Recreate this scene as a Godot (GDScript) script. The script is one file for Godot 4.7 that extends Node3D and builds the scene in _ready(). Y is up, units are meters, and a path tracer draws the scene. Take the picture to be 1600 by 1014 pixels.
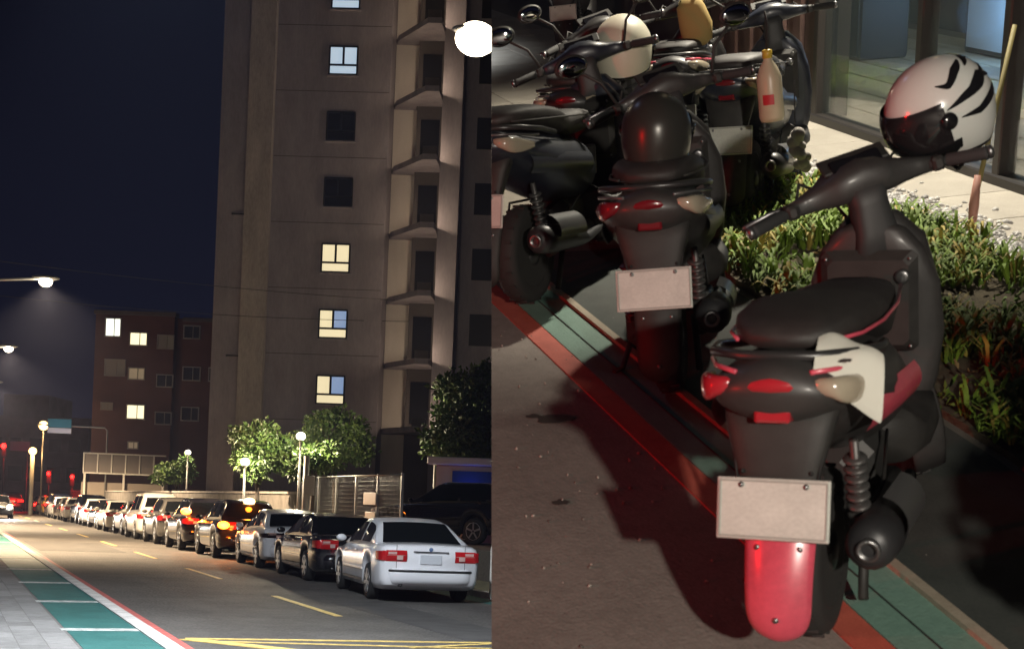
extends Node3D
# Two neighbouring places: a night street with parked cars and a tower block, and, on ground tilted up to face the camera, to the
# right of it, a pavement edge where motor scooters are parked in a row. They meet along one seam plane through the camera.

var taken := {}
var mats := {}
var rng := RandomNumberGenerator.new()
var CAM := Transform3D()
var Q := Transform3D()          # the ramp's frame: x right, y out of the ramp, -z up the ramp
var seam := Plane()

# ---------------------------------------------------------------- mesh builder
class B:
	var v := PackedVector3Array()
	var g := PackedInt32Array()
	var sg := 0
	var xf := Transform3D()
	var col := Color(0, 0, 0, 0)
	func add(t: PackedVector3Array, smooth := true, orient := true) -> void:
		var vol := 0.0
		if orient:
			var c := Vector3.ZERO
			for p in t: c += p
			c /= max(1, t.size())
			for i in range(0, t.size(), 3):
				vol += (t[i] - c).dot((t[i + 1] - c).cross(t[i + 2] - c))
		sg += 1
		for i in range(0, t.size(), 3):
			var a := xf * t[i]
			var b := xf * t[i + 1]
			var c2 := xf * t[i + 2]
			if (b - a).cross(c2 - a).length_squared() < 1e-16: continue
			if vol > 0.0:
				v.append(a); v.append(c2); v.append(b)
			else:
				v.append(a); v.append(b); v.append(c2)
			for k in 3: g.append(sg if smooth else -1)
	func loft(rings: Array, cap := true, smooth := true, closed := true) -> void:
		var t := PackedVector3Array()
		var n: int = rings[0].size()
		var lim := n if closed else n - 1
		for i in rings.size() - 1:
			var r0: Array = rings[i]
			var r1: Array = rings[i + 1]
			for j in lim:
				var k := (j + 1) % n
				t.append_array([r0[j], r0[k], r1[j], r0[k], r1[k], r1[j]])
		if cap:
			for e in [0, rings.size() - 1]:
				var r: Array = rings[e]
				var c := Vector3.ZERO
				for p in r: c += p
				c /= n
				for j in n:
					var k := (j + 1) % n
					if e == 0: t.append_array([c, r[k], r[j]])
					else: t.append_array([c, r[j], r[k]])
		add(t, smooth, cap)
	func box(c: Vector3, s: Vector3) -> void:
		var h := s * 0.5
		var r := []
		for z in [-1, 1]:
			r.append([c + Vector3(-h.x, -h.y, z * h.z), c + Vector3(h.x, -h.y, z * h.z), c + Vector3(h.x, h.y, z * h.z), c + Vector3(-h.x, h.y, z * h.z)])
		loft(r, true, false)
	func rbox(c: Vector3, s: Vector3, r: float) -> void:
		var h := s * 0.5
		r = min(r, min(h.x, min(h.y, h.z)) * 0.95)
		var rings := []
		for q in [[-h.z, r], [-h.z + r, 0.0], [h.z - r, 0.0], [h.z, r]]:
			var w: float = h.x - q[1]
			var y: float = h.y - q[1]
			var z: float = q[0]
			var e := r * 0.7
			rings.append([c + Vector3(-w + e, -y, z), c + Vector3(w - e, -y, z), c + Vector3(w, -y + e, z), c + Vector3(w, y - e, z), c + Vector3(w - e, y, z), c + Vector3(-w + e, y, z), c + Vector3(-w, y - e, z), c + Vector3(-w, -y + e, z)])
		loft(rings, true, false)
	func tube(pts: Array, rad, n := 8, cap := true) -> void:
		var rings := []
		var u := Vector3.UP
		for i in pts.size():
			var d: Vector3 = (pts[min(i + 1, pts.size() - 1)] - pts[max(i - 1, 0)]).normalized()
			if abs(d.dot(u)) > 0.95: u = Vector3.RIGHT if abs(d.x) < 0.9 else Vector3.FORWARD
			var a := d.cross(u).normalized()
			var b := a.cross(d).normalized()
			u = b
			var rr: float = rad[i] if rad is Array else rad
			var ring := []
			for k in n:
				var w := TAU * k / n
				ring.append(pts[i] + (a * cos(w) + b * sin(w)) * rr)
			rings.append(ring)
		loft(rings, cap)
	func lathe(prof: Array, n := 24, x := Transform3D(), cap := true, smooth := true) -> void:
		var rings := []
		for p in prof:
			var ring := []
			for k in n:
				var w := TAU * k / n
				ring.append(x * Vector3(cos(w) * p[0], p[1], sin(w) * p[0]))
			rings.append(ring)
		loft(rings, cap, smooth)
	func ell(c: Vector3, r: Vector3, n := 16, m := 10, x := Transform3D()) -> void:
		var rings := []
		for i in m + 1:
			var a := -PI / 2 + PI * i / m
			var ring := []
			for k in n:
				var w := TAU * k / n
				ring.append(x * (c + Vector3(cos(w) * cos(a) * r.x, sin(a) * r.y, sin(w) * cos(a) * r.z)))
			rings.append(ring)
		loft(rings, true)
	func prism(poly: Array, y0: float, y1: float) -> void:
		var pv := PackedVector2Array(poly)
		var idx := Geometry2D.triangulate_polygon(pv)
		var t := PackedVector3Array()
		for i in range(0, idx.size(), 3):
			var a := pv[idx[i]]
			var b := pv[idx[i + 1]]
			var c := pv[idx[i + 2]]
			t.append_array([Vector3(a.x, y1, a.y), Vector3(b.x, y1, b.y), Vector3(c.x, y1, c.y), Vector3(a.x, y0, a.y), Vector3(c.x, y0, c.y), Vector3(b.x, y0, b.y)])
		var ccw := Geometry2D.is_polygon_clockwise(pv)
		for i in pv.size():
			var a := pv[i]
			var b := pv[(i + 1) % pv.size()]
			var s := [Vector3(a.x, y0, a.y), Vector3(b.x, y0, b.y), Vector3(b.x, y1, b.y), Vector3(a.x, y0, a.y), Vector3(b.x, y1, b.y), Vector3(a.x, y1, a.y)]
			t.append_array(s)
		# faces are drawn from both sides; each is flat, so only the outline matters
		add(t, false, false)
	func grid(f: Callable, nu: int, nv: int, smooth := true) -> void:
		var t := PackedVector3Array()
		for i in nu:
			for j in nv:
				var a: Vector3 = f.call(float(i) / nu, float(j) / nv)
				var b: Vector3 = f.call(float(i + 1) / nu, float(j) / nv)
				var c: Vector3 = f.call(float(i + 1) / nu, float(j + 1) / nv)
				var d: Vector3 = f.call(float(i) / nu, float(j + 1) / nv)
				t.append_array([a, b, c, a, c, d])
		add(t, smooth, false)
	func mesh() -> ArrayMesh:
		var st := SurfaceTool.new()
		st.begin(Mesh.PRIMITIVE_TRIANGLES)
		for i in v.size():
			st.set_smooth_group(g[i])
			if col.a > 0.0: st.set_color(col)
			st.add_vertex(v[i])
		st.generate_normals()
		st.index()
		return st.commit()

func put(b: B, called: String, m: Material, parent: Node = null) -> MeshInstance3D:
	var o := MeshInstance3D.new()
	o.mesh = b.mesh()
	o.material_override = m
	if parent == null:
		o.name = numbered(called)
		add_child(o)
	else:
		o.name = called
		parent.add_child(o, true)
	return o

func numbered(n: String) -> String:
	if not taken.has(n):
		taken[n] = 0
		return n
	taken[n] += 1
	return "%s_%03d" % [n, taken[n]]

func tag(o: Node, label: String, category: String, group := "") -> Node:
	o.set_meta("label", label)
	o.set_meta("category", category)
	if group != "": o.set_meta("group", group)
	return o

func thing(called: String, label: String, category: String, x := Transform3D(), group := "") -> Node3D:
	var o := Node3D.new()
	o.name = numbered(called)
	add_child(o)
	o.transform = x
	tag(o, label, category, group)
	return o

func setting(b: B, called: String, m: Material, x := Transform3D()) -> MeshInstance3D:
	var o := put(b, called, m)
	o.transform = x
	o.set_meta("kind", "structure")
	return o

func at(p: Vector3, yaw := 0.0) -> Transform3D:
	return Transform3D(Basis(Vector3.UP, deg_to_rad(yaw)), p)

# ---------------------------------------------------------------- materials
func mat(key: String, c: Color, rough := 0.6, metal := 0.0, coat := 0.0) -> StandardMaterial3D:
	if mats.has(key): return mats[key]
	var m := StandardMaterial3D.new()
	m.albedo_color = c.linear_to_srgb()
	m.roughness = rough
	m.metallic = metal
	if coat > 0.0:
		m.clearcoat_enabled = true
		m.clearcoat = coat
		m.clearcoat_roughness = 0.06
	mats[key] = m
	return m

func glow(key: String, c: Color, e: float) -> StandardMaterial3D:
	if mats.has(key): return mats[key]
	var m := StandardMaterial3D.new()
	m.albedo_color = Color(0.8, 0.8, 0.8)
	m.emission_enabled = true
	m.emission = c
	m.emission_energy_multiplier = e
	m.roughness = 0.4
	mats[key] = m
	return m

func noise_tex(seed_: int, size: int, layers: Array, lo: Color, hi: Color, sharp := 1.0) -> ImageTexture:
	# layers: [frequency, weight]; colours are linear
	var ims := []
	for l in layers:
		var n := FastNoiseLite.new()
		n.seed = seed_ + ims.size() * 17
		n.frequency = l[0]
		n.fractal_octaves = 4
		n.noise_type = FastNoiseLite.TYPE_SIMPLEX_SMOOTH
		ims.append(n.get_seamless_image(size, size))
	var im := Image.create(size, size, true, Image.FORMAT_RGB8)
	for y in size:
		for x in size:
			var s := 0.0
			var w := 0.0
			for i in ims.size():
				s += ims[i].get_pixel(x, y).r * layers[i][1]
				w += layers[i][1]
			s = clampf((s / w - 0.5) * sharp + 0.5, 0.0, 1.0)
			im.set_pixel(x, y, lo.lerp(hi, s).linear_to_srgb())
	im.generate_mipmaps()
	return ImageTexture.create_from_image(im)

func surf(key: String, tex: Texture2D, metres: float, rough: float, bump_seed := 0, bump := 0.0) -> StandardMaterial3D:
	if mats.has(key): return mats[key]
	var m := StandardMaterial3D.new()
	m.albedo_texture = tex
	m.roughness = rough
	m.uv1_triplanar = true
	m.uv1_world_triplanar = true
	m.uv1_scale = Vector3.ONE / metres
	if bump > 0.0:
		var n := FastNoiseLite.new()
		n.seed = bump_seed
		n.frequency = 0.42
		var im := n.get_seamless_image(256, 256)
		im.convert(Image.FORMAT_RGBA8)
		im.bump_map_to_normal_map(4.0)
		im.generate_mipmaps()
		m.normal_enabled = true
		m.normal_texture = ImageTexture.create_from_image(im)
		m.normal_scale = bump
	mats[key] = m
	return m

func omni(p: Vector3, c: Color, e: float, size := 0.12, parent: Node = null) -> OmniLight3D:
	var l := OmniLight3D.new()
	l.light_color = c
	l.light_energy = e
	l.light_size = size
	l.omni_range = 120.0
	l.omni_attenuation = 2.0
	l.shadow_enabled = true
	l.name = "lamp_light"
	(parent if parent else self).add_child(l, true)
	l.position = p
	return l

func down_spot(p: Vector3, dir: Vector3, c: Color, e: float, angle: float, parent: Node, size := 0.15) -> SpotLight3D:
	var l := SpotLight3D.new()
	l.light_color = c
	l.light_energy = e
	l.light_size = size
	l.spot_range = 120.0
	l.spot_attenuation = 2.0
	l.spot_angle = angle
	l.spot_angle_attenuation = 0.6
	l.shadow_enabled = true
	l.name = "lamp_light"
	parent.add_child(l, true)
	l.position = p
	l.basis = Basis.looking_at(dir, Vector3.UP if abs(dir.normalized().y) < 0.95 else Vector3.FORWARD)
	return l

const WARM := Color(1.0, 0.87, 0.70)

# ---------------------------------------------------------------- cars
func curve(k: Array, s: float) -> float:
	if s <= k[0][0]: return k[0][1]
	for i in k.size() - 1:
		if s <= k[i + 1][0]:
			var f: float = (s - k[i][0]) / (k[i + 1][0] - k[i][0])
			return lerpf(k[i][1], k[i + 1][1], f)
	return k[k.size() - 1][1]

func soft(k: Array, s: float, w := 0.09) -> float:
	return (curve(k, s - w) + 2.0 * curve(k, s) + curve(k, s + w)) * 0.25

const SEDAN := {"L": 4.75, "W": 1.80, "wb": 2.80, "ro": 1.05, "r": 0.325, "floor": 0.21,
	"belt": [[0.0, 0.93], [0.06, 0.98], [0.5, 1.00], [1.2, 0.98], [3.3, 0.95], [4.2, 0.82], [4.6, 0.70], [4.75, 0.58]],
	"roof": [[0.62, 0.96], [1.42, 1.36], [1.95, 1.43], [2.5, 1.42], [3.45, 0.93]], "rw": [0.70, 1.40], "fw": [2.62, 3.34], "pil": [1.52, 2.05, 2.98]}
const HATCH := {"L": 4.45, "W": 1.79, "wb": 2.72, "ro": 0.86, "r": 0.33, "floor": 0.22,
	"belt": [[0.0, 0.94], [0.07, 1.02], [0.5, 1.03], [2.2, 0.97], [3.1, 0.94], [3.9, 0.83], [4.3, 0.70], [4.45, 0.58]],
	"roof": [[0.12, 0.98], [0.72, 1.36], [1.3, 1.45], [2.1, 1.45], [3.15, 0.94]], "rw": [0.2, 0.68], "fw": [2.25, 3.02], "pil": [0.92, 1.72, 2.62]}
const SUV := {"L": 4.55, "W": 1.84, "wb": 2.66, "ro": 0.92, "r": 0.36, "floor": 0.27,
	"belt": [[0.0, 1.05], [0.06, 1.12], [0.6, 1.12], [2.4, 1.08], [3.2, 1.05], [4.0, 0.97], [4.4, 0.84], [4.55, 0.68]],
	"roof": [[0.10, 1.08], [0.45, 1.56], [0.9, 1.66], [2.2, 1.66], [3.2, 1.05]], "rw": [0.15, 0.43], "fw": [2.35, 3.1], "pil": [0.62, 1.5, 2.55]}
const VAN := {"L": 4.60, "W": 1.76, "wb": 2.75, "ro": 0.85, "r": 0.32, "floor": 0.24,
	"belt": [[0.0, 1.02], [0.05, 1.08], [0.6, 1.08], [3.0, 1.02], [3.7, 0.98], [4.3, 0.86], [4.6, 0.66]],
	"roof": [[0.05, 1.05], [0.22, 1.70], [0.6, 1.82], [2.6, 1.80], [3.8, 0.98]], "rw": [0.09, 0.22], "fw": [2.8, 3.7], "pil": [0.42, 1.45, 2.85]}

func car_wheel(parent: Node, c: Vector3, r: float, side: float, fancy: bool) -> void:
	var x := Transform3D(Basis(Vector3.BACK, PI / 2), c)
	var w := 0.205
	var t := B.new()
	t.lathe([[r * 0.66, -w / 2], [r * 0.93, -w / 2], [r * 0.985, -w / 2 + 0.03], [r, 0.0], [r * 0.985, w / 2 - 0.03], [r * 0.93, w / 2], [r * 0.66, w / 2]], 28 if fancy else 16, x, true)
	var ty := put(t, "wheel", mat("tyre", Color(0.012, 0.012, 0.012), 0.85), parent)
	var h := B.new()
	var o := side * (w / 2 + 0.004)
	h.lathe([[r * 0.60, -o * 0.6], [r * 0.68, -o], [r * 0.64, -o * 1.02], [r * 0.6, -o * 0.75], [r * 0.2, -o * 0.72]], 24 if fancy else 12, x, true)
	var n := 7 if fancy else 5
	for i in n:
		var a := TAU * i / n
		h.xf = Transform3D(Basis(Vector3.RIGHT, a), c)
		h.box(Vector3(side * (w / 2 - 0.004), r * 0.36, 0), Vector3(0.03, r * 0.56, 0.045))
	h.xf = Transform3D()
	put(h, "rim", mat("rim", Color(0.45, 0.45, 0.46), 0.32, 0.85), ty)

func make_car(called: String, label: String, sp: Dictionary, paint: Material, x: Transform3D, opt := {}) -> Node3D:
	var t := thing(called, label, "car", x, "cars parked along the kerb")
	var fancy: bool = opt.get("fancy", false)
	var L: float = sp.L
	var hw: float = sp.W * 0.5
	var zr: float = sp.wb * 0.5 + sp.ro
	var r: float = sp.r
	var ra := r + 0.055
	var n := 72 if fancy else 44
	var rings := []
	var glass := mat("car_glass", Color(0.006, 0.007, 0.008), 0.04, 0.0, 0.0)
	var black := mat("black_trim", Color(0.012, 0.012, 0.013), 0.55)
	var plan := func(s: float) -> float:
		var a := clampf(s / 0.45, 0.0, 1.0)
		var b := clampf((L - s) / 0.8, 0.0, 1.0)
		return hw * (0.90 + 0.10 * sqrt(1.0 - (1.0 - a) * (1.0 - a))) * (0.80 + 0.20 * sqrt(1.0 - (1.0 - b) * (1.0 - b)))
	for i in n + 1:
		var s := L * i / n
		var z := zr - s
		var w: float = plan.call(s)
		var yt := soft(sp.belt, s, 0.06)
		var yb: float = sp.floor + 0.10 * pow(clampf(1.0 - s / 0.4, 0, 1), 1.5) + 0.04 * clampf((s - L + 0.5) / 0.5, 0, 1)
		for zc in [sp.wb * 0.5, -sp.wb * 0.5]:
			var dz := absf(z - zc)
			if dz < ra: yb = maxf(yb, r + sqrt(ra * ra - dz * dz))
		var hgt := yt - yb
		var tuck := 1.0
		if i == 0 or i == n: tuck = 0.97
		var half := [[0.0, yb], [0.82, yb], [0.94, yb + 0.02], [0.985, yb + minf(0.12, hgt * 0.2)], [1.0, yb + hgt * 0.55], [0.99, yb + hgt * 0.75], [0.955, yt - 0.045], [0.88, yt - 0.004], [0.5, yt + 0.02], [0.0, yt + 0.028]]
		var ring := []
		for p in half: ring.append(Vector3(p[0] * w * tuck, p[1], z))
		for k in range(half.size() - 2, 0, -1): ring.append(Vector3(-half[k][0] * w * tuck, half[k][1], z))
		rings.append(ring)
	var b := B.new()
	b.loft(rings)
	put(b, "body", paint, t)
	# cabin
	var rf: Array = sp.roof
	var s0: float = rf[0][0]
	var s1: float = rf[rf.size() - 1][0]
	var cross := func(s: float) -> Array:
		var yr := soft(rf, s, 0.10)
		var y0 := soft(sp.belt, s, 0.06) - 0.03
		var f := clampf((yr - y0) / 0.46, 0.0, 1.0)
		var wb: float = plan.call(s) * 0.925
		var wr := lerpf(wb, hw * 0.70, f)
		return [yr, y0, wb, wr]
	rings = []
	var m := 40 if fancy else 24
	for i in m + 1:
		var s := lerpf(s0, s1, float(i) / m)
		var c: Array = cross.call(s)
		var yr: float = maxf(c[0], c[1] + 0.02)
		var hh: float = yr - c[1]
		var half := [[c[2], c[1]], [lerpf(c[2], c[3], 0.45), c[1] + hh * 0.45], [c[3] * 1.03, c[1] + hh * 0.84], [c[3] * 0.97, c[1] + hh * 0.95], [c[3] * 0.82, yr], [c[3] * 0.4, yr + 0.014], [0.0, yr + 0.018]]
		var ring := []
		for p in half: ring.append(Vector3(p[0], p[1], zr - s))
		for k in range(half.size() - 2, -1, -1): ring.append(Vector3(-half[k][0], half[k][1], zr - s))
		rings.append(ring)
	b = B.new()
	b.loft(rings)
	put(b, "roof", paint, t)
	# windows
	var top := func(u: float, v: float, a: float, e: float, lift: float) -> Vector3:
		var s := lerpf(a, e, v)
		var c: Array = cross.call(s)
		var q := (u * 2.0 - 1.0)
		var wq: float = c[3] * 0.86
		return Vector3(q * wq, c[0] + 0.018 - 0.018 * q * q + lift, zr - s)
	for wn in [["rear_window", sp.rw, 1.0], ["windscreen", sp.fw, -1.0]]:
		b = B.new()
		b.grid(func(u: float, v: float): return top.call(u, v, wn[1][0], wn[1][1], 0.012) + Vector3(0, 0, 0.012 * wn[2]), 10, 8)
		put(b, wn[0], glass, t)
	var pl: Array = sp.pil
	for sd in [-1.0, 1.0]:
		for k in 2:
			var a: float = pl[k] + (0.05 if k else -0.30 if sp == SEDAN else 0.0)
			var e: float = pl[k + 1] - 0.05
			if k == 1: e += 0.22
			b = B.new()
			b.grid(func(u: float, v: float):
				var s := lerpf(a, e, u)
				var c: Array = cross.call(s)
				var hh: float = maxf(c[0], c[1] + 0.03) - c[1]
				var f := lerpf(0.13, 0.84, v)
				var xx: float = lerpf(c[2], lerpf(c[2], c[3], 0.45), f / 0.45) if f < 0.45 else lerpf(lerpf(c[2], c[3], 0.45), c[3] * 1.03, (f - 0.45) / 0.39)
				return Vector3(sd * (xx + 0.008), c[1] + hh * f, zr - s), 10, 6)
			put(b, "side_window", glass, t)
	for zc in [sp.wb * 0.5, -sp.wb * 0.5]:
		for sd in [-1.0, 1.0]:
			car_wheel(t, Vector3(sd * (hw - 0.115), r, zc), r, sd, fancy)
	# rear bumper, swept round the corners
	var yb0: float = sp.floor + 0.12
	var bh: float = opt.get("bumper_h", 0.26)
	rings = []
	for i in 25:
		var u := -1.0 + 2.0 * i / 24.0
		var xx := u * hw * 0.985
		var back := zr + 0.055 - 0.42 * pow(absf(u), 7.0)
		var ring := []
		for p in [[-0.16, -0.02], [0.0, 0.0], [0.035, bh * 0.3], [0.04, bh * 0.75], [0.0, bh], [-0.16, bh]]:
			ring.append(Vector3(xx * (1.0 + p[0] * 0.1), yb0 + p[1], back + p[0]))
		rings.append(ring)
	b = B.new()
	b.loft(rings)
	put(b, "bumper", opt.get("bumper", paint), t)
	if opt.get("strip", false):
		rings = []
		for i in 25:
			var u := -1.0 + 2.0 * i / 24.0
			var back := zr + 0.098 - 0.42 * pow(absf(u), 7.0)
			var ring := []
			for p in [[0, 0], [0.012, 0.008], [0.012, 0.032], [0, 0.04], [-0.03, 0.02]]:
				ring.append(Vector3(u * hw * 0.99, yb0 + bh * 0.78 + p[1], back + p[0]))
			rings.append(ring)
		b = B.new()
		b.loft(rings)
		put(b, "bumper_strip", black, t)
	# lamps
	var ly: float = opt.get("lamp_y", soft(sp.belt, 0.05) - 0.17)
	var lw: float = opt.get("lamp_w", 0.36)
	var lh: float = opt.get("lamp_h", 0.19)
	for sd in [-1.0, 1.0]:
		b = B.new()
		b.grid(func(u: float, v: float):
			var xx: float = hw * 0.87 - lw * (1.0 - u)
			var e := pow(u, 6.0)
			var bulge := 0.028 * sin(PI * clampf(v, 0.02, 0.98)) * (1.0 - e * 0.4) + 0.006
			return Vector3(sd * xx, ly + lh * (v - 0.5) + 0.01, zr + bulge), 12, 8)
		# the side return of the lamp
		b.grid(func(u: float, v: float):
			var s := 0.30 * u * u
			return Vector3(sd * (lerpf(hw * 0.87, plan.call(s) + 0.012, clampf(u * 4.0, 0, 1))), ly + (lh - 0.015 - 0.04 * u) * (v - 0.5) + 0.01, zr + 0.006 + 0.02 * (1.0 - clampf(u * 4.0, 0, 1)) * sin(PI * v) - s), 10, 6)
		var lm: Material = opt.get("lamp", mat("tail_red", Color(0.42, 0.012, 0.016), 0.12, 0.0, 0.6))
		var tl := put(b, "tail_light", lm, t)
		b = B.new()
		b.rbox(Vector3(sd * (hw * 0.87 - lw * 0.66), ly - 0.02, zr + 0.032), Vector3(lw * 0.3, lh * 0.42, 0.02), 0.008)
		b.rbox(Vector3(sd * (hw * 0.87 - lw * 0.30), ly + 0.055, zr + 0.026), Vector3(lw * 0.42, lh * 0.24, 0.012), 0.004)
		b.rbox(Vector3(sd * (hw * 0.87 - lw * 0.5), ly + 0.018, zr + 0.034), Vector3(lw * 0.92, 0.006, 0.01), 0.002)
		put(b, "reversing_lens", opt.get("lens", mat("lens_pale", Color(0.55, 0.36, 0.33), 0.2)), tl)
		b = B.new()
		b.ell(Vector3(sd * (hw * 0.72), soft(sp.belt, L - 0.25) - 0.06, zr - L + 0.13), Vector3(0.2, 0.085, 0.16))
		put(b, "headlight", mat("clear_lens", Color(0.75, 0.72, 0.68), 0.15), t)
		# mirrors, handles
		var sm := L - (L - s1) + 0.0 - 0.22
		var ym := soft(sp.belt, sm) + 0.07
		b = B.new()
		b.ell(Vector3(sd * (hw + 0.07), ym, zr - sm), Vector3(0.10, 0.065, 0.055), 12, 8)
		put(b, "mirror", paint, t)
		if fancy:
			for s in [pl[1] + 0.1, pl[2] - 0.05]:
				b = B.new()
				b.rbox(Vector3(sd * (plan.call(s) * 0.995 + 0.004), soft(sp.belt, s) - 0.13, zr - s), Vector3(0.03, 0.028, 0.19), 0.01)
				put(b, "door_handle", paint, t)
			b = B.new()
			b.box(Vector3(sd * (hw * 1.0 + 0.0), 0.52, zr - (pl[0] + pl[2] + 0.3) * 0.5), Vector3(0.02, 0.035, 1.9))
			put(b, "side_strip", paint, t)
	if fancy:   # shut lines of the doors and filler flap
		for sd in [-1.0, 1.0]:
			for s in [pl[0] - 0.12, pl[1] + 0.0, pl[2] + 0.18]:
				b = B.new()
				b.grid(func(u: float, v: float):
					var yt := soft(sp.belt, s, 0.06)
					var y0: float = sp.floor + 0.10
					var hgt: float = yt - sp.floor
					var y := lerpf(y0, yt - 0.02, v)
					var f: float = (y - sp.floor) / hgt
					var k: float = lerpf(0.985, 1.0, clampf((f - 0.16) / 0.39, 0, 1)) if f < 0.55 else lerpf(1.0, 0.99, (f - 0.55) / 0.2) if f < 0.75 else lerpf(0.99, 0.955, clampf((f - 0.75) / 0.2, 0, 1))
					return Vector3(sd * (plan.call(s) * k + 0.003), y, zr - s - 0.004 + 0.008 * u), 1, 10)
				put(b, "door_gap", black, t)
			b = B.new()
			b.grid(func(u: float, v: float): return Vector3(sd * (plan.call(lerpf(0.9, 3.3, u)) * 1.0 + 0.006), 0.30 + 0.05 * v, zr - lerpf(1.45, 3.3, u)), 8, 1)
			put(b, "sill_trim", black, t)
	# plate, boot lid line, exhaust
	b = B.new()
	b.rbox(Vector3(0, opt.get("plate_y", ly - 0.03), zr + 0.012), Vector3(0.38, 0.16, 0.02), 0.006)
	put(b, "number_plate", mat("car_plate", Color(0.55, 0.58, 0.62), 0.35), t)
	if fancy:
		b = B.new()
		b.rbox(Vector3(0, ly + 0.085, zr + 0.014), Vector3(0.62, 0.022, 0.025), 0.006)
		put(b, "boot_handle", mat("chrome", Color(0.35, 0.35, 0.36), 0.2, 1.0), t)
		for e in [[-0.60, 0.004], [0.60, 0.004]]:
			b = B.new()
			b.box(Vector3(e[0], ly - 0.0, zr + 0.002), Vector3(0.007, lh * 2.1, 0.006))
			put(b, "boot_gap", black, t)
		b = B.new()
		b.tube([Vector3(-0.52, yb0 - 0.02, zr - 0.25), Vector3(-0.52, yb0 - 0.02, zr + 0.02)], 0.035, 12)
		put(b, "exhaust_pipe", mat("chrome", Color(0.35, 0.35, 0.36), 0.2, 1.0), t)
		b = B.new()
		b.tube([Vector3(hw * 0.45, 1.40, zr - 1.9), Vector3(hw * 0.45, 1.56, zr - 1.75)], 0.006, 6)
		if opt.get("aerial", false): put(b, "aerial", black, t)
	b = B.new()
	b.box(Vector3(0, sp.floor + 0.10, zr - L * 0.5), Vector3(sp.W * 0.84, 0.14, L * 0.86))
	put(b, "underbody", mat("underbody", Color(0.008, 0.008, 0.008), 0.9), t)
	return t

# ---------------------------------------------------------------- scooters and helmets
func oval(c: Vector3, ax: Vector3, ay: Vector3, w: float, h: float, e := 2.6, n := 22) -> Array:
	var ring := []
	for k in n:
		var a := TAU * k / n
		var ca := cos(a)
		var sa := sin(a)
		ring.append(c + ax * (w * signf(ca) * pow(absf(ca), 2.0 / e)) + ay * (h * signf(sa) * pow(absf(sa), 2.0 / e)))
	return ring

func blackish(accent: Material, opt: Dictionary) -> Material:
	return accent if opt.get("flank", false) else mat("scoot_trim_grey", Color(0.12, 0.12, 0.12), 0.35, 0.4)

func scoot_wheel(t: Node, z: float, r: float, spokes: int, steered := false) -> void:
	var x := Transform3D(Basis(Vector3.BACK, PI / 2), Vector3(0, r, z))
	var b := B.new()
	b.lathe([[r * 0.66, -0.045], [r * 0.80, -0.054], [r * 0.92, -0.048], [r * 0.98, -0.028], [r, 0.0], [r * 0.98, 0.028], [r * 0.92, 0.048], [r * 0.80, 0.054], [r * 0.66, 0.045]], 36, x)
	for i in 40:
		var a := TAU * i / 40
		b.xf = Transform3D(Basis(Vector3.RIGHT, a), Vector3(0, r, z))
		b.box(Vector3(0.022 * (1 if i % 2 else -1), r * 0.988, 0), Vector3(0.03, 0.008, 0.012))
	b.xf = Transform3D()
	var w := put(b, "wheel", mat("scoot_tyre", Color(0.022, 0.021, 0.020), 0.8), t)
	b = B.new()
	b.lathe([[r * 0.55, -0.04], [r * 0.68, -0.046], [r * 0.69, 0.046], [r * 0.55, 0.04]], 30, x)
	b.lathe([[0.02, -0.055], [0.05, -0.05], [0.05, 0.05], [0.02, 0.055]], 16, x)
	for i in spokes:
		b.xf = Transform3D(Basis(Vector3.RIGHT, TAU * i / spokes), Vector3(0, r, z))
		b.box(Vector3(0, r * 0.33, 0), Vector3(0.03, r * 0.55, 0.03))
	put(b, "rim", mat("scoot_rim", Color(0.05, 0.05, 0.05), 0.4, 0.6), t if steered else w)

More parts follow.
